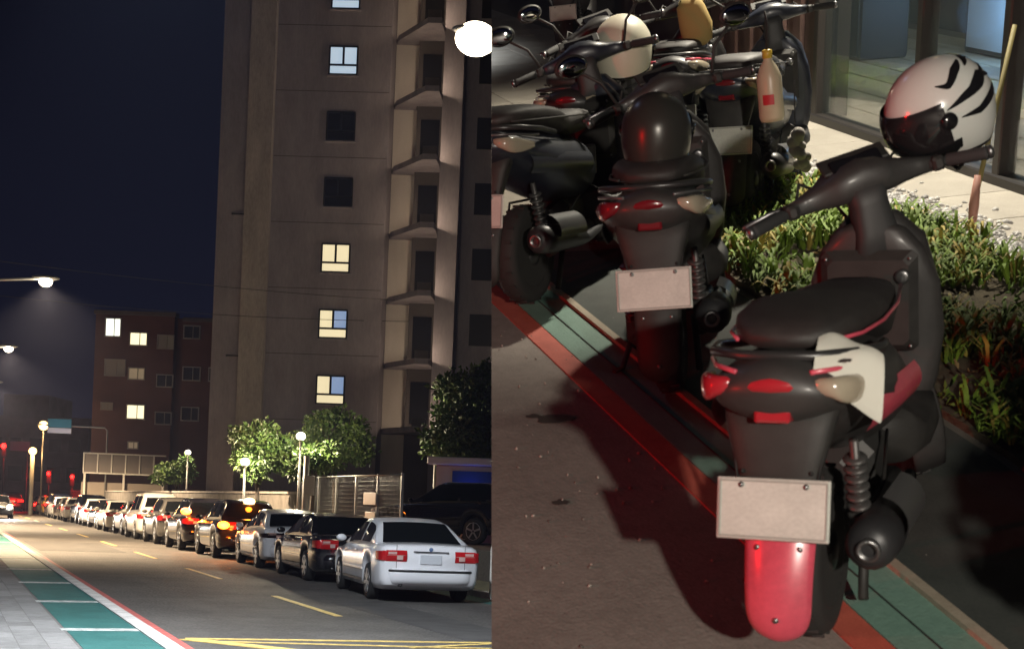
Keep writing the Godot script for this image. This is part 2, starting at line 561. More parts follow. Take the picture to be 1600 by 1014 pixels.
func make_scooter(label: String, x: Transform3D, body: Material, accent: Material, opt := {}) -> Node3D:
	var t := thing("motor_scooter", label, "motor scooter", x, "motor scooters parked in a row")
	var X := Vector3.RIGHT
	var Y := Vector3.UP
	var Zv := Vector3.BACK
	var plastic := surf("scoot_plastic", noise_tex(303, 256, [[0.02, 1.0], [0.3, 0.8]], Color(0.013, 0.012, 0.011), Color(0.034, 0.032, 0.029), 1.5), 0.4, 0.62)
	var vinyl := surf("seat_vinyl", noise_tex(305, 256, [[0.02, 1.0], [0.4, 0.8]], Color(0.015, 0.013, 0.012), Color(0.036, 0.032, 0.030), 1.4), 0.3, 0.6, 6, 0.25)
	var steel := mat("scoot_steel", Color(0.25, 0.25, 0.25), 0.35, 0.9)
	var red := mat("scoot_red_lens", Color(0.40, 0.02, 0.03), 0.2, 0.0, 0.4) if opt.get("pink_guard", false) else mat("scoot_dull_lens", Color(0.16, 0.010, 0.015), 0.2, 0.0, 0.4)
	var clear := mat("scoot_clear_lens", Color(0.36, 0.31, 0.23), 0.18, 0.0, 0.5)
	var steer: float = opt.get("steer", 35.0)
	scoot_wheel(t, 0.60, 0.225, 5)
	# tail cowl: a long lofted shell that rises and narrows to the tail
	var b := B.new()
	var rings := []
	for s in [[0.02, 0.50, 0.10, 0.10], [0.08, 0.52, 0.155, 0.16], [0.22, 0.555, 0.185, 0.175], [0.42, 0.605, 0.205, 0.170], [0.60, 0.66, 0.205, 0.150], [0.76, 0.715, 0.192, 0.118], [0.88, 0.755, 0.170, 0.092], [0.95, 0.772, 0.140, 0.070], [0.985, 0.78, 0.09, 0.045]]:
		rings.append(oval(Vector3(0, s[1], s[0]), X, Y, s[2], s[3], 1.72, 28))
	b.loft(rings)
	put(b, "tail_cowl", body, t)
	# lower rear panel under the tail carrying the plate
	b = B.new()
	rings = []
	for s in [[0.74, 0.86, 0.14, 0.055], [0.67, 0.90, 0.125, 0.052], [0.60, 0.925, 0.105, 0.04], [0.52, 0.95, 0.085, 0.03], [0.46, 0.97, 0.075, 0.018]]:
		rings.append(oval(Vector3(0, s[0], s[1]), X, Zv, s[2], s[3], 3.2))
	b.loft(rings)
	put(b, "plate_bracket", plastic, t)
	b = B.new()
	b.xf = Transform3D(Basis(X, deg_to_rad(-18)), Vector3(0, 0.512, 1.012))
	b.rbox(Vector3.ZERO, Vector3(0.262, 0.142, 0.007), 0.003)
	var pl := put(b, "number_plate", surf("scoot_plate", noise_tex(301, 256, [[0.012, 1.0], [0.12, 0.8], [0.4, 0.5]], Color(0.42, 0.42, 0.38), Color(0.68, 0.68, 0.62), 1.5), 0.35, 0.5), t)
	b = B.new()
	b.xf = Transform3D(Basis(X, deg_to_rad(-18)), Vector3(0, 0.512, 1.012))
	for sx in [-0.075, 0.075]:
		b.lathe([[0.007, 0.0], [0.006, 0.003], [0.002, 0.005]], 10, Transform3D(Basis(X, PI / 2), Vector3(sx, 0.055, 0.004)))
	put(b, "bolt", steel, pl)
	b = B.new()
	b.xf = Transform3D(Basis(X, deg_to_rad(-18)), Vector3(0, 0.512, 1.012))
	for q in [[0, 0.064, 0.25, 0.004], [0, -0.064, 0.25, 0.004], [-0.124, 0, 0.004, 0.124], [0.124, 0, 0.004, 0.124]]: b.rbox(Vector3(q[0], q[1], 0.0045), Vector3(q[2], q[3], 0.004), 0.001)
	put(b, "plate_rim", mat("plate_rim", Color(0.34, 0.34, 0.31), 0.5), pl)
	# tongue-shaped mudguard behind the rear wheel
	b = B.new()
	rings = []
	for i in 15:
		var f := 1.0 - pow(1.0 - i / 14.0, 2.2)
		var w := 0.086 * (1.0 - 0.12 * f) * sqrt(maxf(0.0, 1.0 - pow(clampf((f - 0.66) / 0.342, 0, 1), 3.0)))
		var c := Vector3(0, 0.475 - 0.305 * f, 0.925 + 0.085 * sin(f * 1.9))
		var ring := []
		for k in 13:
			var u := -1.0 + k / 6.0
			ring.append(c + Vector3(u * w, 0.0, 0.35 * w * (1.0 - u * u)))
		for k in range(12, -1, -1):
			var u := -1.0 + k / 6.0
			ring.append(c + Vector3(u * w, 0.0, 0.35 * w * (1.0 - u * u) - 0.006))
		rings.append(ring)
	b.loft(rings)
	put(b, "rear_mudguard", accent if opt.get("pink_guard", false) else plastic, t)
	b = B.new()
	for q in [[-0.05, 0.40], [0.05, 0.40], [0.0, 0.24]]:
		b.lathe([[0.008, 0.0], [0.007, 0.003], [0.002, 0.005]], 10, Transform3D(Basis(X, PI / 2), Vector3(q[0], q[1], 0.925 + 0.085 * sin((0.475 - q[1]) / 0.305 * 1.9) + 0.028 * (1.0 - pow(q[0] / 0.08, 2.0)))))
	put(b, "fixing", steel, t)
	# shut lines and screws along the tail
	b = B.new()
	for sd in [-1.0, 1.0]:
		b.tube([Vector3(sd * 0.185, 0.585, 0.30), Vector3(sd * 0.196, 0.645, 0.52), Vector3(sd * 0.186, 0.71, 0.74), Vector3(sd * 0.150, 0.752, 0.90)], 0.003, 5)
		b.tube([Vector3(sd * 0.128, 0.70, 0.90), Vector3(sd * 0.10, 0.60, 0.945), Vector3(sd * 0.082, 0.50, 0.985)], 0.0035, 5)
		for q in [[0.118, 0.66, 0.925], [0.10, 0.585, 0.955]]:
			b.ell(Vector3(sd * q[0] * 0.8, q[1], q[2] + 0.01), Vector3(0.006, 0.006, 0.004), 8, 6)
	put(b, "shut_line", mat("gap_black", Color(0.006, 0.006, 0.006), 0.7), t)
	b = B.new()
	b.tube([Vector3(-0.12, 0.30, 0.55), Vector3(-0.16, 0.42, 0.40), Vector3(-0.10, 0.40, 0.15), Vector3(-0.06, 0.55, -0.15)], 0.006, 6)
	b.tube([Vector3(0.10, 0.26, 0.60), Vector3(0.15, 0.36, 0.45), Vector3(0.12, 0.42, 0.22)], 0.005, 6)
	put(b, "cable", plastic, t)
	# seat
	b = B.new()
	rings = []
	for s in [[-0.06, 0.72, 0.075, 0.03], [-0.01, 0.735, 0.11, 0.05], [0.12, 0.745, 0.135, 0.06], [0.30, 0.755, 0.155, 0.062], [0.40, 0.805, 0.160, 0.056], [0.55, 0.840, 0.162, 0.052], [0.70, 0.862, 0.150, 0.046], [0.80, 0.870, 0.122, 0.036], [0.86, 0.866, 0.075, 0.02]]:
		rings.append(oval(Vector3(0, s[1], s[0]), X, Y, s[2], s[3], 3.0))
	b.loft(rings)
	var seat := put(b, "seat", vinyl, t)
	b = B.new()
	var pp := []
	for s in [[-0.01, 0.12], [0.30, 0.162], [0.55, 0.170], [0.72, 0.152], [0.82, 0.11]]: pp.append(Vector3(s[1] + 0.004, 0.762 + 0.115 * maxf(s[0], 0.0), s[0]))
	b.tube(pp, 0.005, 6)
	var pm := []
	for q in pp: pm.append(Vector3(-q.x, q.y, q.z))
	b.tube(pm, 0.005, 6)
	put(b, "seat_seam", accent if opt.get("seam", false) else plastic, seat)
	# grab rail
	b = B.new()
	b.tube([Vector3(-0.17, 0.76, 0.52), Vector3(-0.195, 0.805, 0.70), Vector3(-0.165, 0.835, 0.84), Vector3(-0.08, 0.845, 0.905), Vector3(0.08, 0.845, 0.905), Vector3(0.165, 0.835, 0.84), Vector3(0.195, 0.805, 0.70), Vector3(0.17, 0.76, 0.52)], 0.012, 10)
	put(b, "grab_rail", mat("rail_grey", Color(0.03, 0.03, 0.03), 0.3), t)
	# lamps at the tail: a red centre lens between two wrap-round clusters
	b = B.new()
	rings = []
	for i in 9:
		var u := -1.0 + i / 4.0
		rings.append(oval(Vector3(u * 0.085, 0.800 - 0.012 * u * u, 0.965 - 0.02 * u * u), Zv, Y, 0.028, 0.022 - 0.008 * absf(u), 2.6, 12))
	b.loft(rings)
	put(b, "tail_light", red, t)
	b = B.new()
	b.xf = Transform3D(Basis(X, deg_to_rad(-14)), Vector3(0, 0.722, 0.962))
	b.rbox(Vector3(0, 0, 0), Vector3(0.082, 0.030, 0.05), 0.006)
	put(b, "reflector", red, t)
	for sd in [-1.0, 1.0]:
		b = B.new()
		rings = []
		for i in 9:
			var f := i / 8.0
			var c := Vector3(sd * lerpf(0.092, 0.197, sqrt(f)), lerpf(0.792, 0.752, f), lerpf(0.955, 0.78, f * f))
			rings.append(oval(c, Vector3(0.55 * sd, 0, 1).normalized(), Y, 0.020, 0.008 + 0.026 * sin(PI * clampf(f * 0.85 + 0.1, 0, 1)), 2.4, 12))
		b.loft(rings)
		var ind := put(b, "turn_signal", red if (sd < 0 and opt.get("red_left", false)) else clear, t)
		b = B.new()
		b.tube([Vector3(sd * 0.085, 0.822, 0.955), Vector3(sd * 0.15, 0.812, 0.88), Vector3(sd * 0.20, 0.785, 0.74)], 0.006, 8)
		put(b, "trim", blackish(accent, opt), ind)
		b = B.new()   # coloured side flank
		b.grid(func(u: float, v: float): return Vector3(sd * (0.202 - 0.02 * pow(u, 3.0) - 0.02 * (v - 0.5) * (v - 0.5) * 4.0 + 0.012), lerpf(0.53, 0.62, v) + 0.10 * u, lerpf(0.22, 0.80, u)), 10, 5)
		put(b, "side_panel", accent if opt.get("flank", false) else body, t)
	# engine, shocks, muffler, stand
	b = B.new()
	b.rbox(Vector3(-0.11, 0.27, 0.42), Vector3(0.09, 0.15, 0.52), 0.04)
	b.rbox(Vector3(0.0, 0.32, 0.22), Vector3(0.2, 0.2, 0.26), 0.05)
	b.tube([Vector3(0.12, 0.26, 0.15), Vector3(0.12, 0.24, 0.60)], 0.03, 10)
	put(b, "engine", mat("engine_grey", Color(0.05, 0.05, 0.048), 0.5, 0.4), t)
	for sd in [-1.0, 1.0]:
		b = B.new()
		b.tube([Vector3(sd * 0.125, 0.24, 0.62), Vector3(sd * 0.125, 0.57, 0.70)], 0.012, 8)
		for i in 9:
			b.lathe([[0.027, -0.006], [0.031, 0.0], [0.027, 0.006]], 12, Transform3D(Basis(X, deg_to_rad(13)), Vector3(sd * 0.125, 0.30 + 0.027 * i, 0.634 + 0.0065 * i)))
		put(b, "shock_absorber", mat("shock", Color(0.09, 0.088, 0.085), 0.45, 0.5), t)
	b = B.new()
	b.tube([Vector3(0.16, 0.24, 0.10), Vector3(0.17, 0.23, 0.30), Vector3(0.175, 0.27, 0.42), Vector3(0.18, 0.325, 0.72), Vector3(0.18, 0.34, 0.80), Vector3(0.18, 0.345, 0.825)], [0.02, 0.025, 0.055, 0.066, 0.062, 0.04], 18)
	var mf := put(b, "muffler", mat("muffler", Color(0.035, 0.035, 0.037), 0.42, 0.3), t)
	b = B.new()
	b.lathe([[0.028, 0.0], [0.03, 0.03], [0.02, 0.032], [0.018, 0.0]], 16, Transform3D(Basis(X, PI / 2), Vector3(0.18, 0.34, 0.81)))
	put(b, "exhaust_tip", steel, mf)
	b = B.new()
	b.grid(func(u: float, v: float): return Vector3(0.18 + 0.076 * sin(lerpf(0.2, 1.9, v)), 0.318 + 0.04 * u + 0.076 * cos(lerpf(0.2, 1.9, v)), lerpf(0.45, 0.72, u)), 6, 6)
	put(b, "heat_shield", mat("scoot_trim_grey", Color(0.12, 0.12, 0.12), 0.35, 0.4), mf)
	b = B.new()
	b.tube([Vector3(-0.13, 0.24, 0.30), Vector3(-0.22, 0.02, 0.36), Vector3(-0.25, 0.015, 0.40)], 0.012, 8)
	b.tube([Vector3(-0.08, 0.22, 0.36), Vector3(-0.10, 0.04, 0.50)], 0.014, 8)
	b.tube([Vector3(0.08, 0.22, 0.36), Vector3(0.10, 0.04, 0.50)], 0.014, 8)
	put(b, "stand", plastic, t)
	# floorboard and leg shield
	b = B.new()
	rings = []
	for s in [[-0.30, 0.33, 0.17, 0.05], [-0.20, 0.31, 0.20, 0.045], [-0.05, 0.31, 0.20, 0.05], [0.10, 0.36, 0.18, 0.09]]:
		rings.append(oval(Vector3(0, s[1], s[0]), X, Y, s[2], s[3], 4.0))
	b.loft(rings)
	put(b, "floorboard", plastic, t)
	b = B.new()
	rings = []
	for s in [[0.30, -0.44, 0.15, 0.06], [0.40, -0.46, 0.18, 0.06], [0.55, -0.45, 0.20, 0.06], [0.70, -0.43, 0.19, 0.055], [0.80, -0.41, 0.15, 0.05], [0.86, -0.40, 0.10, 0.04], [0.885, -0.395, 0.05, 0.025]]:
		rings.append(oval(Vector3(0, s[0], s[1]), X, Zv, s[2], s[3], 3.0))
	b.loft(rings)
	var ls := put(b, "leg_shield", body, t)
	ls.position.z = 0.14
	b = B.new()
	b.rbox(Vector3(0.0, 0.66, -0.35), Vector3(0.28, 0.30, 0.05), 0.03)
	b.rbox(Vector3(-0.11, 0.60, -0.335), Vector3(0.09, 0.14, 0.06), 0.02)
	put(b, "glove_box", plastic, ls)
	b = B.new()
	b.lathe([[0.022, 0.0], [0.022, 0.012], [0.014, 0.016], [0.006, 0.016]], 16, Transform3D(Basis(X, PI / 2), Vector3(0.10, 0.74, -0.325)))
	b.box(Vector3(0.10, 0.74, -0.307), Vector3(0.006, 0.022, 0.006))
	b.tube([Vector3(0.0, 0.735, -0.325), Vector3(0.0, 0.71, -0.29), Vector3(0.0, 0.685, -0.295)], 0.006, 6)
	for q in [[-0.12, 0.79], [0.12, 0.79], [-0.12, 0.53], [0.12, 0.53]]: b.ell(Vector3(q[0], q[1], -0.326), Vector3(0.006, 0.006, 0.004), 8, 5)
	put(b, "ignition_lock", steel, ls)
	# front apron, mudguard, forks: turn with the bar from the column down
	var col := Transform3D(Basis(Vector3(0, 0.93, 0.36).normalized(), deg_to_rad(steer)), Vector3.ZERO)
	var piv := Vector3(0, 0.9, -0.40)
	var S := Transform3D(Basis(), piv) * col * Transform3D(Basis(), -piv)
	b = B.new()
	rings = []
	for s in [[0.34, -0.54, 0.09, 0.07], [0.50, -0.56, 0.15, 0.10], [0.68, -0.53, 0.17, 0.10], [0.82, -0.49, 0.14, 0.07], [0.90, -0.45, 0.07, 0.04]]:
		rings.append(oval(Vector3(0, s[0], s[1]), X, Zv, s[2], s[3], 2.6))
	b.loft(rings)
	put(b, "front_apron", accent if opt.get("front_accent", false) else body, t).position.z = 0.14
	var fr := Node3D.new()
	fr.name = "steering"
	t.add_child(fr, true)
	fr.transform = Transform3D(Basis(), Vector3(0, 0, 0.14)) * S
	scoot_wheel(fr, -0.62, 0.225, 5, true)
	b = B.new()
	rings = []
	for i in 13:
		var a := lerpf(-0.5, 2.5, i / 12.0)
		var c := Vector3(0, 0.225 + 0.265 * sin(a), -0.62 + 0.265 * cos(a))
		rings.append(oval(c, X, Vector3(0, sin(a), cos(a)), 0.068 * (0.75 + 0.25 * sin(PI * i / 12.0)), 0.012, 2.5, 12))
	b.loft(rings)
	put(b, "front_mudguard", accent if opt.get("front_accent", false) else body, fr)
	b = B.new()
	for sd in [-1.0, 1.0]:
		b.tube([Vector3(sd * 0.075, 0.225, -0.62), Vector3(sd * 0.075, 0.50, -0.55)], 0.016, 8)
	b.tube([Vector3(0, 0.48, -0.55), Vector3(0, 0.92, -0.40)], 0.022, 8)
	put(b, "fork", steel, fr)
	# handlebar cover, dash, grips, levers, mirrors
	b = B.new()
	rings = []
	for s in [[-0.215, 0.984, 0.022, 0.022], [-0.17, 0.988, 0.030, 0.028], [-0.125, 0.992, 0.045, 0.036], [-0.09, 0.998, 0.075, 0.046], [-0.05, 1.006, 0.098, 0.056], [0.0, 1.01, 0.105, 0.060], [0.05, 1.006, 0.098, 0.056], [0.09, 0.998, 0.075, 0.046], [0.125, 0.992, 0.045, 0.036], [0.17, 0.988, 0.030, 0.028], [0.215, 0.984, 0.022, 0.022]]:
		rings.append(oval(Vector3(s[0], s[1], -0.42 - 0.05 * (1.0 - absf(s[0]) * 4.4)), Zv, Y, s[2], s[3], 3.0))
	b.loft(rings)
	put(b, "handlebar_cover", body, fr)
	b = B.new()
	b.xf = Transform3D(Basis(X, deg_to_rad(40)), Vector3(0, 1.048, -0.415))
	b.rbox(Vector3.ZERO, Vector3(0.15, 0.012, 0.085), 0.006)
	put(b, "instrument_glass", mat("dash_glass", Color(0.008, 0.008, 0.010), 0.08), fr)
	b = B.new()
	rings = []
	for q in [[0.76, -0.385, 0.085, 0.040], [0.86, -0.392, 0.062, 0.045], [0.94, -0.402, 0.055, 0.050], [0.99, -0.412, 0.060, 0.055]]:
		rings.append(oval(Vector3(0, q[0], q[1]), X, Zv, q[2], q[3], 3.0))
	b.loft(rings)
	put(b, "column_cover", mat("scoot_trim_dark", Color(0.03, 0.03, 0.03), 0.55), fr)
	for sd in [-1.0, 1.0]:
		b = B.new()
		b.tube([Vector3(sd * 0.19, 0.99, -0.46), Vector3(sd * 0.15, 1.03, -0.53), Vector3(sd * 0.07, 0.97, -0.55), Vector3(sd * 0.03, 0.86, -0.47)], 0.005, 6)
		put(b, "cable", plastic, fr)
		b = B.new()
		b.rbox(Vector3(sd * 0.222, 0.984, -0.405), Vector3(0.035, 0.042, 0.045), 0.008)
		put(b, "switch_block", plastic, fr)
		b = B.new()
		b.lathe([[0.020, 0.0], [0.020, 0.014], [0.012, 0.018]], 12, Transform3D(Basis(Vector3.BACK, -sd * PI / 2), Vector3(sd * 0.354, 0.975, -0.361)))
		put(b, "bar_end", steel, fr)
	b = B.new()
	b.xf = Transform3D(Basis(X, deg_to_rad(28)), Vector3(0, 1.062, -0.455))
	b.rbox(Vector3.ZERO, Vector3(0.20, 0.012, 0.075), 0.005)
	b.rbox(Vector3(-0.135, -0.052, 0.055), Vector3(0.05, 0.03, 0.05), 0.01)
	b.rbox(Vector3(0.135, -0.052, 0.055), Vector3(0.05, 0.03, 0.05), 0.01)
	put(b, "dash_hood", plastic, fr)
	for sd in [-1.0, 1.0]:
		b = B.new()
		b.tube([Vector3(sd * 0.20, 0.985, -0.41), Vector3(sd * 0.245, 0.983, -0.40), Vector3(sd * 0.25, 0.983, -0.40), Vector3(sd * 0.345, 0.975, -0.365), Vector3(sd * 0.355, 0.975, -0.36)], [0.014, 0.014, 0.019, 0.019, 0.022], 12)
		put(b, "grip", mat("grip_rubber", Color(0.03, 0.03, 0.03), 0.8), fr)
		b = B.new()
		b.tube([Vector3(sd * 0.20, 0.99, -0.455), Vector3(sd * 0.27, 0.985, -0.475), Vector3(sd * 0.36, 0.975, -0.445)], [0.009, 0.007, 0.008], 8)
		put(b, "brake_lever", steel, fr)
		if opt.get("mirrors", true):
			b = B.new()
			b.tube([Vector3(sd * 0.21, 1.00, -0.42), Vector3(sd * 0.25, 1.10, -0.44), Vector3(sd * 0.33, 1.17, -0.43)], 0.007, 8)
			b.ell(Vector3(sd * 0.36, 1.20, -0.43), Vector3(0.072, 0.048, 0.022), 18, 10)
			put(b, "mirror", plastic, fr)
			b = B.new()
			b.ell(Vector3(sd * 0.36, 1.20, -0.412), Vector3(0.062, 0.040, 0.008), 18, 8)
			put(b, "mirror_glass", mat("mirror_glass", Color(0.55, 0.55, 0.57), 0.05, 1.0), fr)
	return t

func make_helmet(label: String, x: Transform3D, shell: Material, kind: String) -> Node3D:
	var t := thing("helmet", label, "helmet", x)
	var b := B.new()
	var dark := mat("helmet_black", Color(0.010, 0.010, 0.011), 0.18, 0.0, 0.5)
	# shell: an egg open at the bottom, deeper at the back; -z is the face side
	var low := -0.45 if kind == "open" else -0.80
	b.grid(func(u: float, v: float):
		var a := TAU * u
		var e := lerpf(PI / 2, low, v)
		var back := 0.5 + 0.5 * sin(a)
		var dip := (0.16 * back if kind == "open" else 0.10 * back) * smoothstep(0.6, 1.0, v)
		return Vector3(cos(a) * cos(e) * 0.125, sin(e) * 0.135 - dip * 0.35, sin(a) * cos(e) * 0.148 + 0.004), 40, 18)
	b.grid(func(u: float, v: float):
		var a := TAU * u
		var e := lerpf(PI / 2, low, v)
		var back := 0.5 + 0.5 * sin(a)
		var dip := (0.16 * back if kind == "open" else 0.10 * back) * smoothstep(0.6, 1.0, v)
		return Vector3(cos(a) * cos(e) * 0.108, sin(e) * 0.118 - dip * 0.35, sin(a) * cos(e) * 0.13 + 0.004), 28, 12)
	put(b, "shell", shell, t)
	b = B.new()
	var rim := []
	for k in 41:
		var a := TAU * k / 40
		var e := low
		var back := 0.5 + 0.5 * sin(a)
		var dip := (0.16 * back if kind == "open" else 0.10 * back)
		rim.append(Vector3(cos(a) * cos(e) * 0.118, sin(e) * 0.128 - dip * 0.35, sin(a) * cos(e) * 0.140 + 0.004))
	b.tube(rim, 0.010, 8)
	put(b, "edge_trim", dark, t)
	# visor across the face side
	b = B.new()
	b.grid(func(u: float, v: float):
		var a := lerpf(-PI * 0.93, -PI * 0.07, u)
		var e := lerpf(0.42, -0.42, v)
		return Vector3(cos(a) * cos(e) * 0.133, sin(e) * 0.140 - 0.005, sin(a) * cos(e) * 0.158), 26, 10)
	put(b, "visor", mat("helmet_visor", Color(0.015, 0.014, 0.015), 0.06, 0.0, 0.8), t)
	for sd in [-1.0, 1.0]:
		b = B.new()
		b.lathe([[0.024, 0.0], [0.022, 0.010], [0.010, 0.014]], 16, Transform3D(Basis(Vector3.BACK, -sd * PI / 2), Vector3(sd * 0.122, 0.0, -0.03)))
		put(b, "visor_pivot", dark, t)
	if kind == "graphic":
		b = B.new()
		b.grid(func(u: float, v: float):
			var a := lerpf(-PI * 0.98, -PI * 0.02, u)
			var e := lerpf(-0.40, -0.92, v)
			return Vector3(cos(a) * cos(e) * 0.130, sin(e) * 0.139 - 0.004, sin(a) * cos(e) * 0.156), 26, 8)
		put(b, "chin_guard", dark, t)
		# printed bands, laid a millimetre proud of the shell
		for band in [[[0.9, 0.95], [0.35, 0.80], [0.0, 0.60], [-0.25, 0.72]], [[1.3, 0.55], [0.7, 0.32], [0.2, 0.28], [-0.2, 0.20]], [[1.6, 0.1], [0.9, -0.02], [0.4, -0.12], [0.0, -0.05]], [[2.4, 0.75], [1.9, 0.9], [1.5, 0.7], [1.2, 0.85]], [[2.9, 0.3], [2.3, 0.45], [1.9, 0.25]]]:
			for mir in [0, 1]:
				b = B.new()
				var cu := Curve2D.new()
				for q in band: cu.add_point(Vector2(q[0], q[1]))
				var ln := cu.get_baked_length()
				b.grid(func(u: float, v: float):
					var q := cu.sample_baked(u * ln)
					var a := q.x
					if mir: a = PI - a
					var e := q.y + (v - 0.5) * 0.20 * sin(PI * clampf(u * 0.92 + 0.05, 0, 1))
					return Vector3(cos(a) * cos(e) * 0.1268, sin(e) * 0.1368, sin(a) * cos(e) * 0.1498 + 0.004), 16, 4)
				put(b, "stripe", dark, t)
	b = B.new()
	b.tube([Vector3(-0.10, -0.07, -0.02), Vector3(-0.06, -0.15, -0.01), Vector3(0.0, -0.18, 0.0), Vector3(0.06, -0.15, -0.01), Vector3(0.10, -0.07, -0.02)], 0.006, 6)
	put(b, "chin_strap", mat("strap", Color(0.02, 0.02, 0.02), 0.8), t)
	return t

# ---------------------------------------------------------------- plants
func leaf_clump(seed_: int, n: int, leaf: float, spread: float, tint: Color, upright := 0.0) -> ArrayMesh:
	var r := RandomNumberGenerator.new()
	r.seed = seed_
	var b := B.new()
	b.col = tint
	for i in n:
		var d := Vector3(r.randfn(), r.randfn() + upright, r.randfn()).normalized()
		var p := d * spread * pow(r.randf(), 0.5)
		var s := leaf * r.randf_range(0.7, 1.3)
		var f := (d + Vector3(r.randfn(), r.randfn() - 0.3 + upright, r.randfn()) * 0.6).normalized()
		var w := f.cross(Vector3(r.randfn(), r.randfn(), r.randfn())).normalized() * s * 0.34
		var nn := f.cross(w).normalized() * s * 0.10
		var t := PackedVector3Array([p, p + f * s * 0.45 + w + nn, p + f * s * 0.5 - nn, p, p + f * s * 0.5 - nn, p + f * s * 0.45 - w + nn, p + f * s * 0.45 + w + nn, p + f * s, p + f * s * 0.5 - nn, p + f * s * 0.5 - nn, p + f * s, p + f * s * 0.45 - w + nn])
		b.add(t, false, false)
	return b.mesh()

func leaf_mat(key: String) -> StandardMaterial3D:
	if mats.has(key): return mats[key]
	var m := StandardMaterial3D.new()
	m.vertex_color_use_as_albedo = true
	m.roughness = 0.5
	m.backlight_enabled = true
	m.backlight = Color(0.10, 0.16, 0.04)
	m.cull_mode = BaseMaterial3D.CULL_DISABLED
	mats[key] = m
	return m

func scatter(parent: Node, called: String, mesh_: Mesh, xs: Array, cols: Array, m: Material) -> MultiMeshInstance3D:
	var mm := MultiMesh.new()
	mm.transform_format = MultiMesh.TRANSFORM_3D
	mm.use_colors = true
	mm.mesh = mesh_
	mm.instance_count = xs.size()
	for i in xs.size():
		mm.set_instance_transform(i, xs[i])
		mm.set_instance_color(i, cols[i])
	var o := MultiMeshInstance3D.new()
	o.multimesh = mm
	o.material_override = m
	o.name = called
	parent.add_child(o, true)
	return o

func rand_basis(s: float) -> Basis:
	return Basis(Vector3(rng.randfn(), rng.randfn(), rng.randfn()).normalized(), rng.randf() * TAU).scaled(Vector3.ONE * s)

func make_tree(called: String, label: String, foot: Vector3, crown: Vector3, rad: Vector3, blobs: int, per: int, leaf: float, base: Color, seed_: int) -> Node3D:
	rng.seed = seed_
	var t := thing(called, label, "tree", at(foot), "trees along the tower's fence")
	var b := B.new()
	var cc := crown - foot
	var top := cc - Vector3(0, rad.y * 0.35, 0)
	b.tube([Vector3.ZERO, top * 0.4 + Vector3(0.05, 0, 0.04), top], [0.10, 0.08, 0.05], 8)
	var st := SurfaceTool.new()
	st.begin(Mesh.PRIMITIVE_TRIANGLES)
	var clumps := []
	for k in 8:
		var q := 0.6 + 0.12 * k
		clumps.append(leaf_clump(seed_ + k, 8, leaf, leaf * 1.6, Color(base.r * q * (0.9 + 0.06 * (k % 4)), base.g * q, base.b * q)))
	for i in blobs:
		var d := Vector3(rng.randfn(), rng.randfn() * 0.8 + 0.1, rng.randfn()).normalized()
		var c := cc + d * rad * rng.randf_range(0.45, 1.15)
		var br := rad.length() * rng.randf_range(0.10, 0.22)
		b.tube([top * rng.randf_range(0.6, 1.0), top.lerp(c, 0.5) + Vector3(0, -0.06, 0), c], [0.035, 0.022, 0.006], 5)
		for k in int(per * br * br / (rad.length_squared() * 0.026)):
			var e := Vector3(rng.randfn(), rng.randfn(), rng.randfn()).normalized()
			var p := c + e * br * Vector3(1.25, 0.55, 1.25) * pow(rng.randf(), 0.5) - Vector3(0, 0.25 * br * rng.randf(), 0)
			st.append_from(clumps[(rng.randi() % 5) + (i % 4)], 0, Transform3D(rand_basis(rng.randf_range(0.6, 1.35)), p))
	put(b, "trunk", mat("bark", Color(0.06, 0.045, 0.035), 0.9), t)
	var o := MeshInstance3D.new()
	o.mesh = st.commit()
	o.material_override = leaf_mat("leaf")
	o.name = "crown"
	t.add_child(o, true)
	return t

